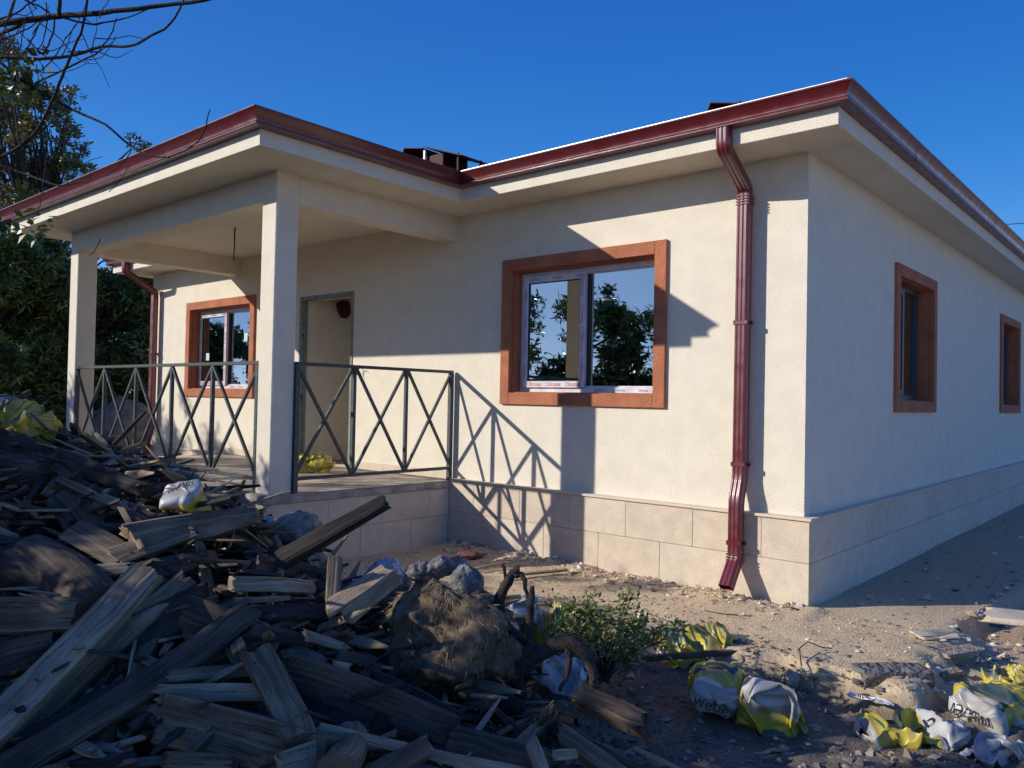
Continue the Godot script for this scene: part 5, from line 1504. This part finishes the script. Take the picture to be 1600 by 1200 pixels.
func make_plants() -> void:
	var dark := [twig_mesh(14, 0.17, 0.042, 1, M.leaf_dark), twig_mesh(12, 0.15, 0.045, 2, M.leaf_mid)]
	var dry := [twig_mesh(10, 0.11, 0.06, 3, M.leaf_dry), twig_mesh(10, 0.12, 0.055, 4, M.leaf_mid)]
	var r := RandomNumberGenerator.new(); r.seed = 9
	# tall evergreen shrubs beyond the far end of the house
	var labels := ["tall dark evergreen shrub left of the porch column, at the picture's edge", "dense dark evergreen shrub just left of the left porch column", "dark evergreen shrub seen between the porch column and the far downpipe", "low dark shrub behind the far corner of the house"]
	var spots := [Vector3(-15.6, 0, 0.8), Vector3(-15.9, 0, -0.7), Vector3(-15.5, 0, -2.4), Vector3(-14.6, 0, -4.2)]
	var tall := [5.1, 5.1, 4.7, 4.1]
	for k in 4:
		var bl := []
		for q in 14:
			var h := (q + r.randf()) / 14.0
			bl.append([Vector3(r.randfn(0, 0.55), 0.5 + h * (tall[k] - 1.0), r.randfn(0, 0.75)), Vector3(0.85, 0.8, 0.95) * r.randf_range(0.75, 1.15) * (1.15 - 0.5 * h)])
		tree("evergreen_shrub", labels[k], "shrub", spots[k], tall[k], bl, 4200, dark, 20 + k, 0.8, 1.4, -0.16, 0.09)
	# the half-bare tree rising behind them
	var bl := []
	for q in 40:
		bl.append([Vector3(r.randfn(0.1, 1.1), 4.9 + r.randf() * 3.5, r.randfn(0, 1.15)), Vector3(0.62, 0.42, 0.62) * r.randf_range(0.7, 1.1)])
	tree("leafy_tree", "sparse brown-green tree rising above the eave behind the evergreen shrubs", "tree", Vector3(-18.5, 0, -0.7), 8.3, bl, 2600, dry, 31, 0.7, 1.15, -0.05, 0.13)
	# the row of trees that shades the yard, seen only as a reflection in the windows
	var large := [twig_mesh(11, 0.20, 0.062, 8, M.leaf_dark), twig_mesh(10, 0.22, 0.055, 9, M.leaf_mid)]
	var row := [[-21.5, 5.6, 5.9], [-18.4, 4.7, 5.3], [-19.5, 7.0, 5.2], [-17.4, 7.6, 4.7], [-15.3, 7.4, 5.0], [-13.2, 7.9, 4.7], [-11.3, 8.0, 4.5], [-9.7, 8.1, 3.8], [-8.0, 8.0, 3.75], [-6.5, 8.0, 3.2], [-5.0, 8.2, 3.15], [-3.3, 8.3, 3.1], [-1.6, 8.4, 3.0]]
	for k in row.size():
		var hh: float = row[k][2]
		bl = []
		for q in 7:
			bl.append([Vector3(r.randfn(0, 0.6), 0.4 + r.randf() * (1.55 if k > 5 else 2.6), r.randfn(0, 0.45)), Vector3(0.8, 0.5, 0.7)])
		var upper := []
		for q in 7:
			upper.append([Vector3(r.randfn(0, 0.55), 2.1 + r.randf() * (hh - 2.35), r.randfn(0, 0.5)), Vector3(0.42, 0.3, 0.42) * r.randf_range(0.7, 1.2)])
		var t := tree("yard_tree", "leafy tree of the row behind the viewer, mirrored in the windows", "tree", Vector3(row[k][0], 0, row[k][1]), hh, bl, 800 if k > 5 else 1300, large, 50 + k, 0.8, 1.35, -0.04, 0.08, "trees in a row behind the viewer")
		crown(t, "crown", upper, int(230 + 60 * maxf(0.0, hh - 3.3)), large, 130 + k, 0.8, 1.35, 0.02 if k < 7 else 0.12)
		bl = []
		for q in 9:
			bl.append([Vector3(r.randfn(0, 0.6), hh * 0.8 + r.randf() * 0.85, r.randfn(0, 0.5)), Vector3(0.16, 0.14, 0.16)])
		crown(t, "crown", bl, 40, large, 90 + k, 0.6, 1.0, -1.0)
	# bush before the plinth
	var bush := thing("bush", "small green bush with thin stems between the stump and the downpipe", "bush", Vector3(-0.267, -0.050, 2.204))
	var b := Buf.new()
	b.col = Color(1.5, 1.4, 1.0)
	var tips := []
	for k in 26:
		var a := r.randf() * TAU
		var reach := r.randf_range(0.15, 0.46)
		var tip := Vector3(cos(a) * reach, r.randf_range(0.22, 0.52) * (1.15 - reach), sin(a) * reach)
		var mid := tip * 0.5 + Vector3(r.randfn(0, 0.03), 0.06, r.randfn(0, 0.03))
		b.tube([Vector3(r.randfn(0, 0.03), -0.02, r.randfn(0, 0.03)), mid * 0.55, mid, tip], 0.006, 0.002, 5)
		for q in 7:
			tips.append([tip.lerp(mid, r.randf() * 1.0) + Vector3(r.randfn(0, 0.03), r.randfn(0, 0.03), r.randfn(0, 0.03)), Vector3(0.05, 0.04, 0.05)])
	put("stem", b, M.bark, bush)
	crown(bush, "foliage", tips, 430, [twig_mesh(7, 0.052, 0.017, 6, M.leaf_bush), twig_mesh(6, 0.06, 0.018, 7, M.leaf_mid)], 61, 0.6, 1.15, -1.0)
	# the bare tree whose branches hang into the upper left of the view
	var bare := thing("bare_tree", "bare tree with thin dark branches crossing the upper left sky", "tree", Vector3(-1.7, 0, 6.9))
	var base := Vector3(-1.7, 0, 6.9)
	b = Buf.new()
	b.col = Color(0.7, 0.65, 0.65)
	b.tube([Vector3(0, -0.2, 0), Vector3(-0.08, 1.0, -0.15), Vector3(-0.35, 2.0, -0.6), Vector3(-0.8, 2.75, -1.4), Vector3(-1.3, 3.1, -1.9), Vector3(-1.9, 3.25, -2.3)], 0.09, 0.025, 9, 0.06, r)
	put("trunk", b, M.bark, bare)
	# fine twigs at the picture's corner
	var tw := RandomNumberGenerator.new(); tw.seed = 5
	for q in 26:
		var from: Vector3 = Vector3(-2.55, 3.35, 4.42) + Vector3(0.655, 0, 0.756) * tw.randf_range(-0.15, 0.15) + Vector3(0.756, 0, -0.655) * tw.randf_range(-0.22, 0.34) + Vector3(0, tw.randf_range(-0.12, 0.20), 0)
		var way := Vector3(tw.randfn(0.25, 0.5), tw.randfn(0.1, 0.6), tw.randfn(-0.2, 0.5)).normalized() * tw.randf_range(0.14, 0.36)
		limb(bare, base, [from, from + way * 0.35 + Vector3(0, tw.randfn(0, 0.015), 0), from + way * 0.7 + Vector3(0, tw.randfn(0, 0.025), 0), from + way + Vector3(0, tw.randfn(0.02, 0.03), 0)], 0.0035, 0.0015, tw.randf_range(0.4, 1.0))
	limb(bare, base, [Vector3(-3.6, 3.25, 4.6), Vector3(-3.443, 3.590, 4.726)], 0.0210, 0.0210, 0.50)
	limb(bare, base, [Vector3(-3.6, 3.25, 4.6), Vector3(-3.596, 3.502, 4.592)], 0.0120, 0.0120, 0.80)
	limb(bare, base, [Vector3(-3.6, 3.25, 4.6), Vector3(-3.099, 3.426, 4.556)], 0.0120, 0.0110, 0.40)
	limb(bare, base, [Vector3(-3.6, 3.25, 4.6), Vector3(-3.128, 2.824, 4.434)], 0.0120, 0.0100, 0.50)
	limb(bare, base, [Vector3(-3.6, 3.25, 4.6), Vector3(-2.986, 2.774, 4.441)], 0.0120, 0.0080, 0.40)
	limb(bare, base, [Vector3(-3.443, 3.590, 4.726), Vector3(-2.874, 3.542, 4.497), Vector3(-2.738, 3.570, 4.379), Vector3(-2.618, 3.592, 4.276), Vector3(-2.448, 3.582, 4.195), Vector3(-2.228, 3.588, 4.070), Vector3(-2.081, 3.613, 3.944), Vector3(-1.861, 3.624, 3.819), Vector3(-1.606, 3.674, 3.666)], 0.0210, 0.0080, 0.50)
	limb(bare, base, [Vector3(-3.596, 3.502, 4.592), Vector3(-3.215, 3.479, 4.394), Vector3(-3.041, 3.472, 4.243), Vector3(-2.881, 3.500, 4.105), Vector3(-2.751, 3.553, 3.993), Vector3(-2.569, 3.539, 3.902), Vector3(-2.428, 3.580, 3.846), Vector3(-2.348, 3.649, 3.779), Vector3(-2.292, 3.775, 3.733), Vector3(-2.272, 3.870, 3.719)], 0.0120, 0.0050, 0.80)
	limb(bare, base, [Vector3(-2.177, 3.605, 4.291), Vector3(-2.255, 3.426, 4.288), Vector3(-2.339, 3.345, 4.292), Vector3(-2.364, 3.258, 4.312), Vector3(-2.447, 3.191, 4.316), Vector3(-2.533, 3.104, 4.322), Vector3(-2.693, 2.996, 4.325), Vector3(-2.875, 2.909, 4.349), Vector3(-3.128, 2.824, 4.434)], 0.0060, 0.0100, 0.50)
	limb(bare, base, [Vector3(-3.099, 3.426, 4.556), Vector3(-2.987, 3.363, 4.458), Vector3(-2.904, 3.277, 4.383), Vector3(-2.792, 3.184, 4.284), Vector3(-2.599, 3.071, 4.180), Vector3(-2.423, 2.985, 4.091), Vector3(-2.328, 2.879, 4.006), Vector3(-2.196, 2.805, 3.956), Vector3(-2.053, 2.779, 3.897)], 0.0110, 0.0040, 0.40)
	limb(bare, base, [Vector3(-2.320, 2.905, 4.000), Vector3(-2.317, 2.833, 3.995), Vector3(-2.355, 2.767, 4.026), Vector3(-2.423, 2.697, 4.083)], 0.0040, 0.0020, 0.40)
	limb(bare, base, [Vector3(-1.886, 3.047, 3.760), Vector3(-1.899, 2.980, 3.769), Vector3(-1.907, 2.927, 3.775), Vector3(-1.954, 2.845, 3.814), Vector3(-2.061, 2.779, 3.904)], 0.0030, 0.0040, 0.40)
	limb(bare, base, [Vector3(-2.834, 3.245, 4.322), Vector3(-2.628, 3.271, 4.277), Vector3(-2.525, 3.342, 4.189), Vector3(-2.465, 3.380, 4.138), Vector3(-2.432, 3.435, 4.111), Vector3(-2.395, 3.515, 4.080), Vector3(-2.378, 3.587, 4.068)], 0.0060, 0.0030, 0.45)
	limb(bare, base, [Vector3(-2.569, 3.572, 4.300), Vector3(-2.512, 3.598, 4.317), Vector3(-2.507, 3.703, 4.316)], 0.0120, 0.0090, 0.50)
	limb(bare, base, [Vector3(-2.841, 3.561, 4.469), Vector3(-2.820, 3.640, 4.452), Vector3(-2.798, 3.749, 4.436)], 0.0090, 0.0070, 0.60)
	limb(bare, base, [Vector3(-3.245, 3.690, 4.425), Vector3(-3.152, 3.738, 4.346), Vector3(-3.094, 3.793, 4.297), Vector3(-3.030, 3.845, 4.243)], 0.0060, 0.0040, 0.70)
	limb(bare, base, [Vector3(-2.547, 3.580, 4.479), Vector3(-2.545, 3.571, 4.411), Vector3(-2.552, 3.561, 4.351)], 0.0040, 0.0050, 0.45)
	limb(bare, base, [Vector3(-2.548, 3.558, 4.280), Vector3(-2.467, 3.532, 4.210), Vector3(-2.426, 3.526, 4.175), Vector3(-2.359, 3.542, 4.117), Vector3(-2.278, 3.565, 4.047), Vector3(-2.198, 3.614, 3.979)], 0.0060, 0.0030, 0.45)
	limb(bare, base, [Vector3(-3.015, 3.480, 4.485), Vector3(-2.937, 3.519, 4.419), Vector3(-2.862, 3.561, 4.355), Vector3(-2.815, 3.618, 4.315)], 0.0050, 0.0030, 0.75)
	limb(bare, base, [Vector3(-3.130, 3.561, 4.454), Vector3(-2.932, 3.559, 4.415), Vector3(-2.876, 3.609, 4.368)], 0.0100, 0.0120, 0.60)
	limb(bare, base, [Vector3(-2.678, 3.662, 4.330), Vector3(-2.675, 3.590, 4.326), Vector3(-2.675, 3.536, 4.324), Vector3(-2.688, 3.457, 4.334), Vector3(-2.716, 3.384, 4.355)], 0.0040, 0.0030, 0.60)
	limb(bare, base, [Vector3(-2.748, 3.620, 4.258), Vector3(-2.754, 3.546, 4.260), Vector3(-2.776, 3.472, 4.278), Vector3(-2.804, 3.412, 4.300)], 0.0050, 0.0060, 1.10)
	limb(bare, base, [Vector3(-2.701, 3.521, 4.214), Vector3(-2.718, 3.466, 4.227), Vector3(-2.742, 3.414, 4.247)], 0.0020, 0.0040, 0.80)
	limb(bare, base, [Vector3(-2.925, 3.642, 4.279), Vector3(-2.948, 3.573, 4.297), Vector3(-2.988, 3.474, 4.329), Vector3(-3.030, 3.406, 4.364), Vector3(-3.058, 3.352, 4.387)], 0.0050, 0.0040, 0.90)
	limb(bare, base, [Vector3(-3.102, 3.539, 4.429), Vector3(-3.079, 3.502, 4.408), Vector3(-3.061, 3.435, 4.392), Vector3(-3.056, 3.360, 4.385)], 0.0040, 0.0030, 0.50)
	limb(bare, base, [Vector3(-2.939, 3.401, 4.285), Vector3(-2.930, 3.326, 4.275), Vector3(-2.925, 3.232, 4.268)], 0.0030, 0.0020, 0.50)
	limb(bare, base, [Vector3(-2.815, 3.316, 4.307), Vector3(-2.770, 3.369, 4.270), Vector3(-2.742, 3.414, 4.247)], 0.0030, 0.0040, 0.60)
	limb(bare, base, [Vector3(-2.986, 2.774, 4.441), Vector3(-2.888, 2.732, 4.356), Vector3(-2.758, 2.684, 4.308), Vector3(-2.627, 2.637, 4.259), Vector3(-2.492, 2.641, 4.208), Vector3(-2.380, 2.640, 4.177)], 0.0080, 0.0030, 0.40)
	limb(bare, base, [Vector3(-2.438, 2.699, 4.163), Vector3(-2.380, 2.640, 4.177)], 0.0020, 0.0020, 0.40)
	limb(bare, base, [Vector3(-2.332, 2.775, 4.139), Vector3(-2.380, 2.756, 4.180), Vector3(-2.433, 2.712, 4.225)], 0.0020, 0.0020, 0.40)
	limb(bare, base, [Vector3(-2.621, 2.819, 4.325), Vector3(-2.626, 2.694, 4.326), Vector3(-2.637, 2.587, 4.332), Vector3(-2.648, 2.498, 4.339), Vector3(-2.630, 2.415, 4.388)], 0.0030, 0.0020, 1.00)
	limb(bare, base, [Vector3(-2.548, 2.366, 4.051), Vector3(-2.567, 2.307, 4.066), Vector3(-2.595, 2.262, 4.089)], 0.0030, 0.0020, 0.40)
	limb(bare, base, [Vector3(-2.226, 2.718, 4.046), Vector3(-2.252, 2.654, 4.067), Vector3(-2.305, 2.582, 4.111)], 0.0020, 0.0020, 0.40)
	crown(bare, "leaves", [[Vector3(-2.937, 3.265, 4.412) - base, Vector3.ONE * 0.090], [Vector3(-2.954, 3.209, 4.425) - base, Vector3.ONE * 0.080], [Vector3(-2.893, 3.314, 4.374) - base, Vector3.ONE * 0.060], [Vector3(-2.870, 3.292, 4.355) - base, Vector3.ONE * 0.050], [Vector3(-2.926, 3.173, 4.399) - base, Vector3.ONE * 0.060], [Vector3(-3.056, 3.487, 4.256) - base, Vector3.ONE * 0.030], [Vector3(-2.651, 2.390, 4.405) - base, Vector3.ONE * 0.035], [Vector3(-2.624, 2.355, 4.381) - base, Vector3.ONE * 0.035], [Vector3(-2.576, 2.416, 4.342) - base, Vector3.ONE * 0.030], [Vector3(-2.842, 3.231, 4.329) - base, Vector3.ONE * 0.040], [Vector3(-2.965, 3.290, 4.436) - base, Vector3.ONE * 0.050]], 40, [twig_mesh(4, 0.085, 0.05, 71, M.leaf_mid, 0.7)], 72, 0.6, 1.1, -1.0)

func limb(bare: Node3D, base: Vector3, ctrl: Array, r0: float, r1: float, shade := 0.6) -> void:
	var b := Buf.new()
	b.col = Color(shade, shade * 0.92, shade * 0.95)
	var pts := []
	for k in ctrl.size() - 1:
		var a: Vector3 = ctrl[maxi(k - 1, 0)]
		var e: Vector3 = ctrl[mini(k + 2, ctrl.size() - 1)]
		for s in 3:
			pts.append((ctrl[k] as Vector3).cubic_interpolate(ctrl[k + 1], a, e, s / 3.0) - base + Vector3(rng.randfn(0, 0.0015), rng.randfn(0, 0.0015), rng.randfn(0, 0.0015)))
	pts.append(ctrl[-1] - base)
	b.tube(pts, r0, r1, 7, 0.035, rng)
	put("branch", b, M.bark, bare)

func clear_sky(to_sun: Vector3) -> ImageTexture:
	# cloudless air: deep blue overhead, paling through haze towards the horizon, brighter round the sun
	var w := 512
	var h := 256
	var im := Image.create(w, h, false, Image.FORMAT_RGBAF)
	for y in h:
		var up := cos(PI * (y + 0.5) / h)
		var flat := sqrt(1.0 - up * up)
		var el := rad_to_deg(asin(up))
		for x in w:
			var az := TAU * (x + 0.5) / w
			var dir := Vector3(sin(az) * flat, up, -cos(az) * flat)
			var c := Vector3(0.0085, 0.066, 0.318)
			if up >= 0.0:
				var m := pow(1.0 - up, 4.0)
				c += Vector3(0.018, 0.285, 0.48) * m
				c += Vector3(0.62, 0.42, 0.20) * exp(-el / 4.2)
			else:
				c = Vector3(0.40, 0.36, 0.30)
			var off := rad_to_deg(acos(clampf(dir.dot(to_sun), -1.0, 1.0)))
			if up >= 0.0:
				c += Vector3(0.95, 0.88, 0.78) * (0.75 * exp(-off / 8.0) + 0.13 * exp(-off / 24.0))
			im.set_pixel(x, y, Color(c.x, c.y, c.z))
	return ImageTexture.create_from_image(im)

func _ready() -> void:
	rng.seed = 12345
	rough_noise.seed = 2; rough_noise.frequency = 1.0; rough_noise.fractal_octaves = 3
	fine_noise.seed = 5; fine_noise.frequency = 2.2; fine_noise.fractal_octaves = 4
	var cam := Camera3D.new()
	cam.name = "camera"
	cam.fov = 51.29
	cam.far = 2500.0
	cam.near = 0.05
	cam.position = Vector3(2.2552, 1.4833, 5.9533)
	cam.basis = Basis(Vector3.UP, 0.7141) * Basis(Vector3.RIGHT, 0.0199) * Basis(Vector3.BACK, 0.0202)
	add_child(cam)
	cam.current = true
	var env := Environment.new()
	env.background_mode = Environment.BG_SKY
	var d := Vector3(0.84, -0.54, -1.0).normalized()
	var sm := PanoramaSkyMaterial.new()
	sm.panorama = clear_sky(-d)
	var sky := Sky.new()
	sky.sky_material = sm
	env.sky = sky
	env.background_energy_multiplier = 1.0
	env.tonemap_mode = Environment.TONE_MAPPER_LINEAR
	env.tonemap_exposure = 1.5
	env.sdfgi_enabled = true; env.ssao_enabled = true; env.ssil_enabled = true
	var we := WorldEnvironment.new()
	we.name = "environment"
	we.environment = env
	add_child(we)
	var sun := DirectionalLight3D.new()
	sun.name = "sun"
	sun.light_energy = 0.98
	sun.light_color = Color(1.0, 0.975, 0.93)
	sun.light_angular_distance = 0.5
	sun.shadow_enabled = true
	sun.basis = Basis.looking_at(d)
	add_child(sun)
	make_materials()
	make_house()
	make_ground()
	railing("dark green-grey railing along the porch front, five crossed bays", Vector3(-7.905, FLOOR, 2.15), Vector3(-3.931, FLOOR, 2.15), 5, 0.46, true, true)
	railing("dark green-grey railing at the porch's right end, three crossed bays", Vector3(-3.705, FLOOR, 1.949), Vector3(-3.705, FLOOR, 0.03), 3, 0.0, true, true)
	make_heap()
	make_stuff()
	make_litter()
	make_plants()

func paper_strip(label: String, a: Vector3, d: Vector3, w: float, words: String, seed_: int) -> void:
	# a curled strip of printed paper lying on the ground
	var z := (d - a).normalized()
	var x := Vector3.UP.cross(z).normalized()
	var length := a.distance_to(d)
	var p := PackedVector3Array()
	var f := noise(800 + seed_, 1.0, 2)
	for j in 15:
		for k in 7:
			var s := j / 14.0
			var q := k / 6.0 - 0.5
			p.append(Vector3(q * w * (1.0 + 0.3 * f.get_noise_2d(s * 3.0, 5.0)), 0.02 + 0.02 * f.get_noise_2d(s * 2.5, q * 1.5) + 0.10 * q * q * w * 4.0, s * length))
	var b := Buf.new()
	b.grid(p, 7, 15)
	var o := put("paper_strip", b, M.white_plastic)
	var low := minf(a.y, d.y)
	o.transform = Transform3D(Basis(x, z.cross(x), z), a)
	tag(o, label, "paper")
	if words:
		b = Buf.new()
		lettering(b, words, w * 0.62, Transform3D(Basis(Vector3(0, 0, 1), Vector3(1, 0, 0), Vector3(0, 1, 0)), Vector3(0, 0.0, length * 0.5)))
		for k in b.v.size():
			var v := b.v[k]
			var s := clampf(v.z / length, 0, 1)
			b.v[k].y = 0.026 + 0.02 * f.get_noise_2d(s * 2.5, v.x / w * 1.5)
		put("lettering", b, M.gasket, o)

func loose_wire(pts: Array) -> void:
	var b := Buf.new()
	b.tube(pts, 0.004, 0.003, 6)
	var o := put("wire", b, M.black_plastic)
	tag(o, "thin black wire looping up from the apron's edge", "wire")

func strand_bundle(a: Vector3, d: Vector3) -> void:
	var o := thing("strand_bundle", "bundle of grey frayed strands at the bottom below the stump", "rope", a)
	var b := Buf.new()
	var r := RandomNumberGenerator.new(); r.seed = 14
	var run := d - a
	for k in 46:
		var off := Vector3(r.randfn(0, 0.025), r.randfn(0, 0.035), r.randfn(0, 0.025))
		var sag := r.randf_range(0.03, 0.09)
		var from := r.randf_range(0.0, 0.25)
		var pts := []
		for j in 12:
			var f := lerpf(from, 1.0 + from * 0.3, j / 11.0)
			pts.append(run * f + off * (1.1 - 0.5 * f) + Vector3(0, -sag * sin(f * PI) + 0.08 * f * f * f, 0.02 * sin(f * 5.0 + k)))
		b.tube(pts, 0.0045, 0.0035, 5)
	put("strands", b, M.wood_grey, o)

func house_bits() -> void:
	var b := Buf.new()
	# a cable end left hanging out of the porch ceiling
	b.tube([Vector3(-6.16, 3.408, 1.15), Vector3(-6.165, 3.30, 1.15), Vector3(-6.15, 3.18, 1.155), Vector3(-6.17, 3.10, 1.15), Vector3(-6.155, 3.02, 1.16)], 0.010, 0.006, 6)
	var o := put("ceiling_cable", b, M.black_plastic)
	tag(o, "dark cable end hanging from the porch ceiling", "cable")
	b = Buf.new()
	b.tube([Vector3(-5.253, 1.83, 0.0), Vector3(-5.25, 1.81, 0.05), Vector3(-5.27, 1.78, 0.07), Vector3(-5.26, 1.74, 0.06)], 0.006, 0.005, 5)
	b.tube([Vector3(-5.25, 1.81, 0.05), Vector3(-5.21, 1.83, 0.08), Vector3(-5.19, 1.81, 0.09)], 0.005, 0.004, 5)
	b.tube([Vector3(-5.255, 1.80, 0.05), Vector3(-5.31, 1.79, 0.09)], 0.005, 0.004, 5)
	o = put("wall_cable", b, M.wood_brown)
	tag(o, "stub of bare cable sticking out of the wall beside the doorway", "cable")
	# dark red bundle under the door head
	lump("cloth_bundle", "dark red bundle hanging under the door head", "cloth", Vector3(-6.44, 2.66, -0.62), Vector3(0.05, 0.12, 0.12), 0.35, 640, M.dark_red_cloth, 0.0, 0.7)
	# power line far to the right
	b = Buf.new()
	b.tube([Vector3(-6, 9.6, -34), Vector3(4, 9.1, -34.2), Vector3(14, 9.0, -34.4), Vector3(26, 9.5, -34.6)], 0.02, 0.02, 5)
	o = put("power_line", b, M.black_plastic)
	tag(o, "black overhead wire at the right edge beyond the eave", "power line")
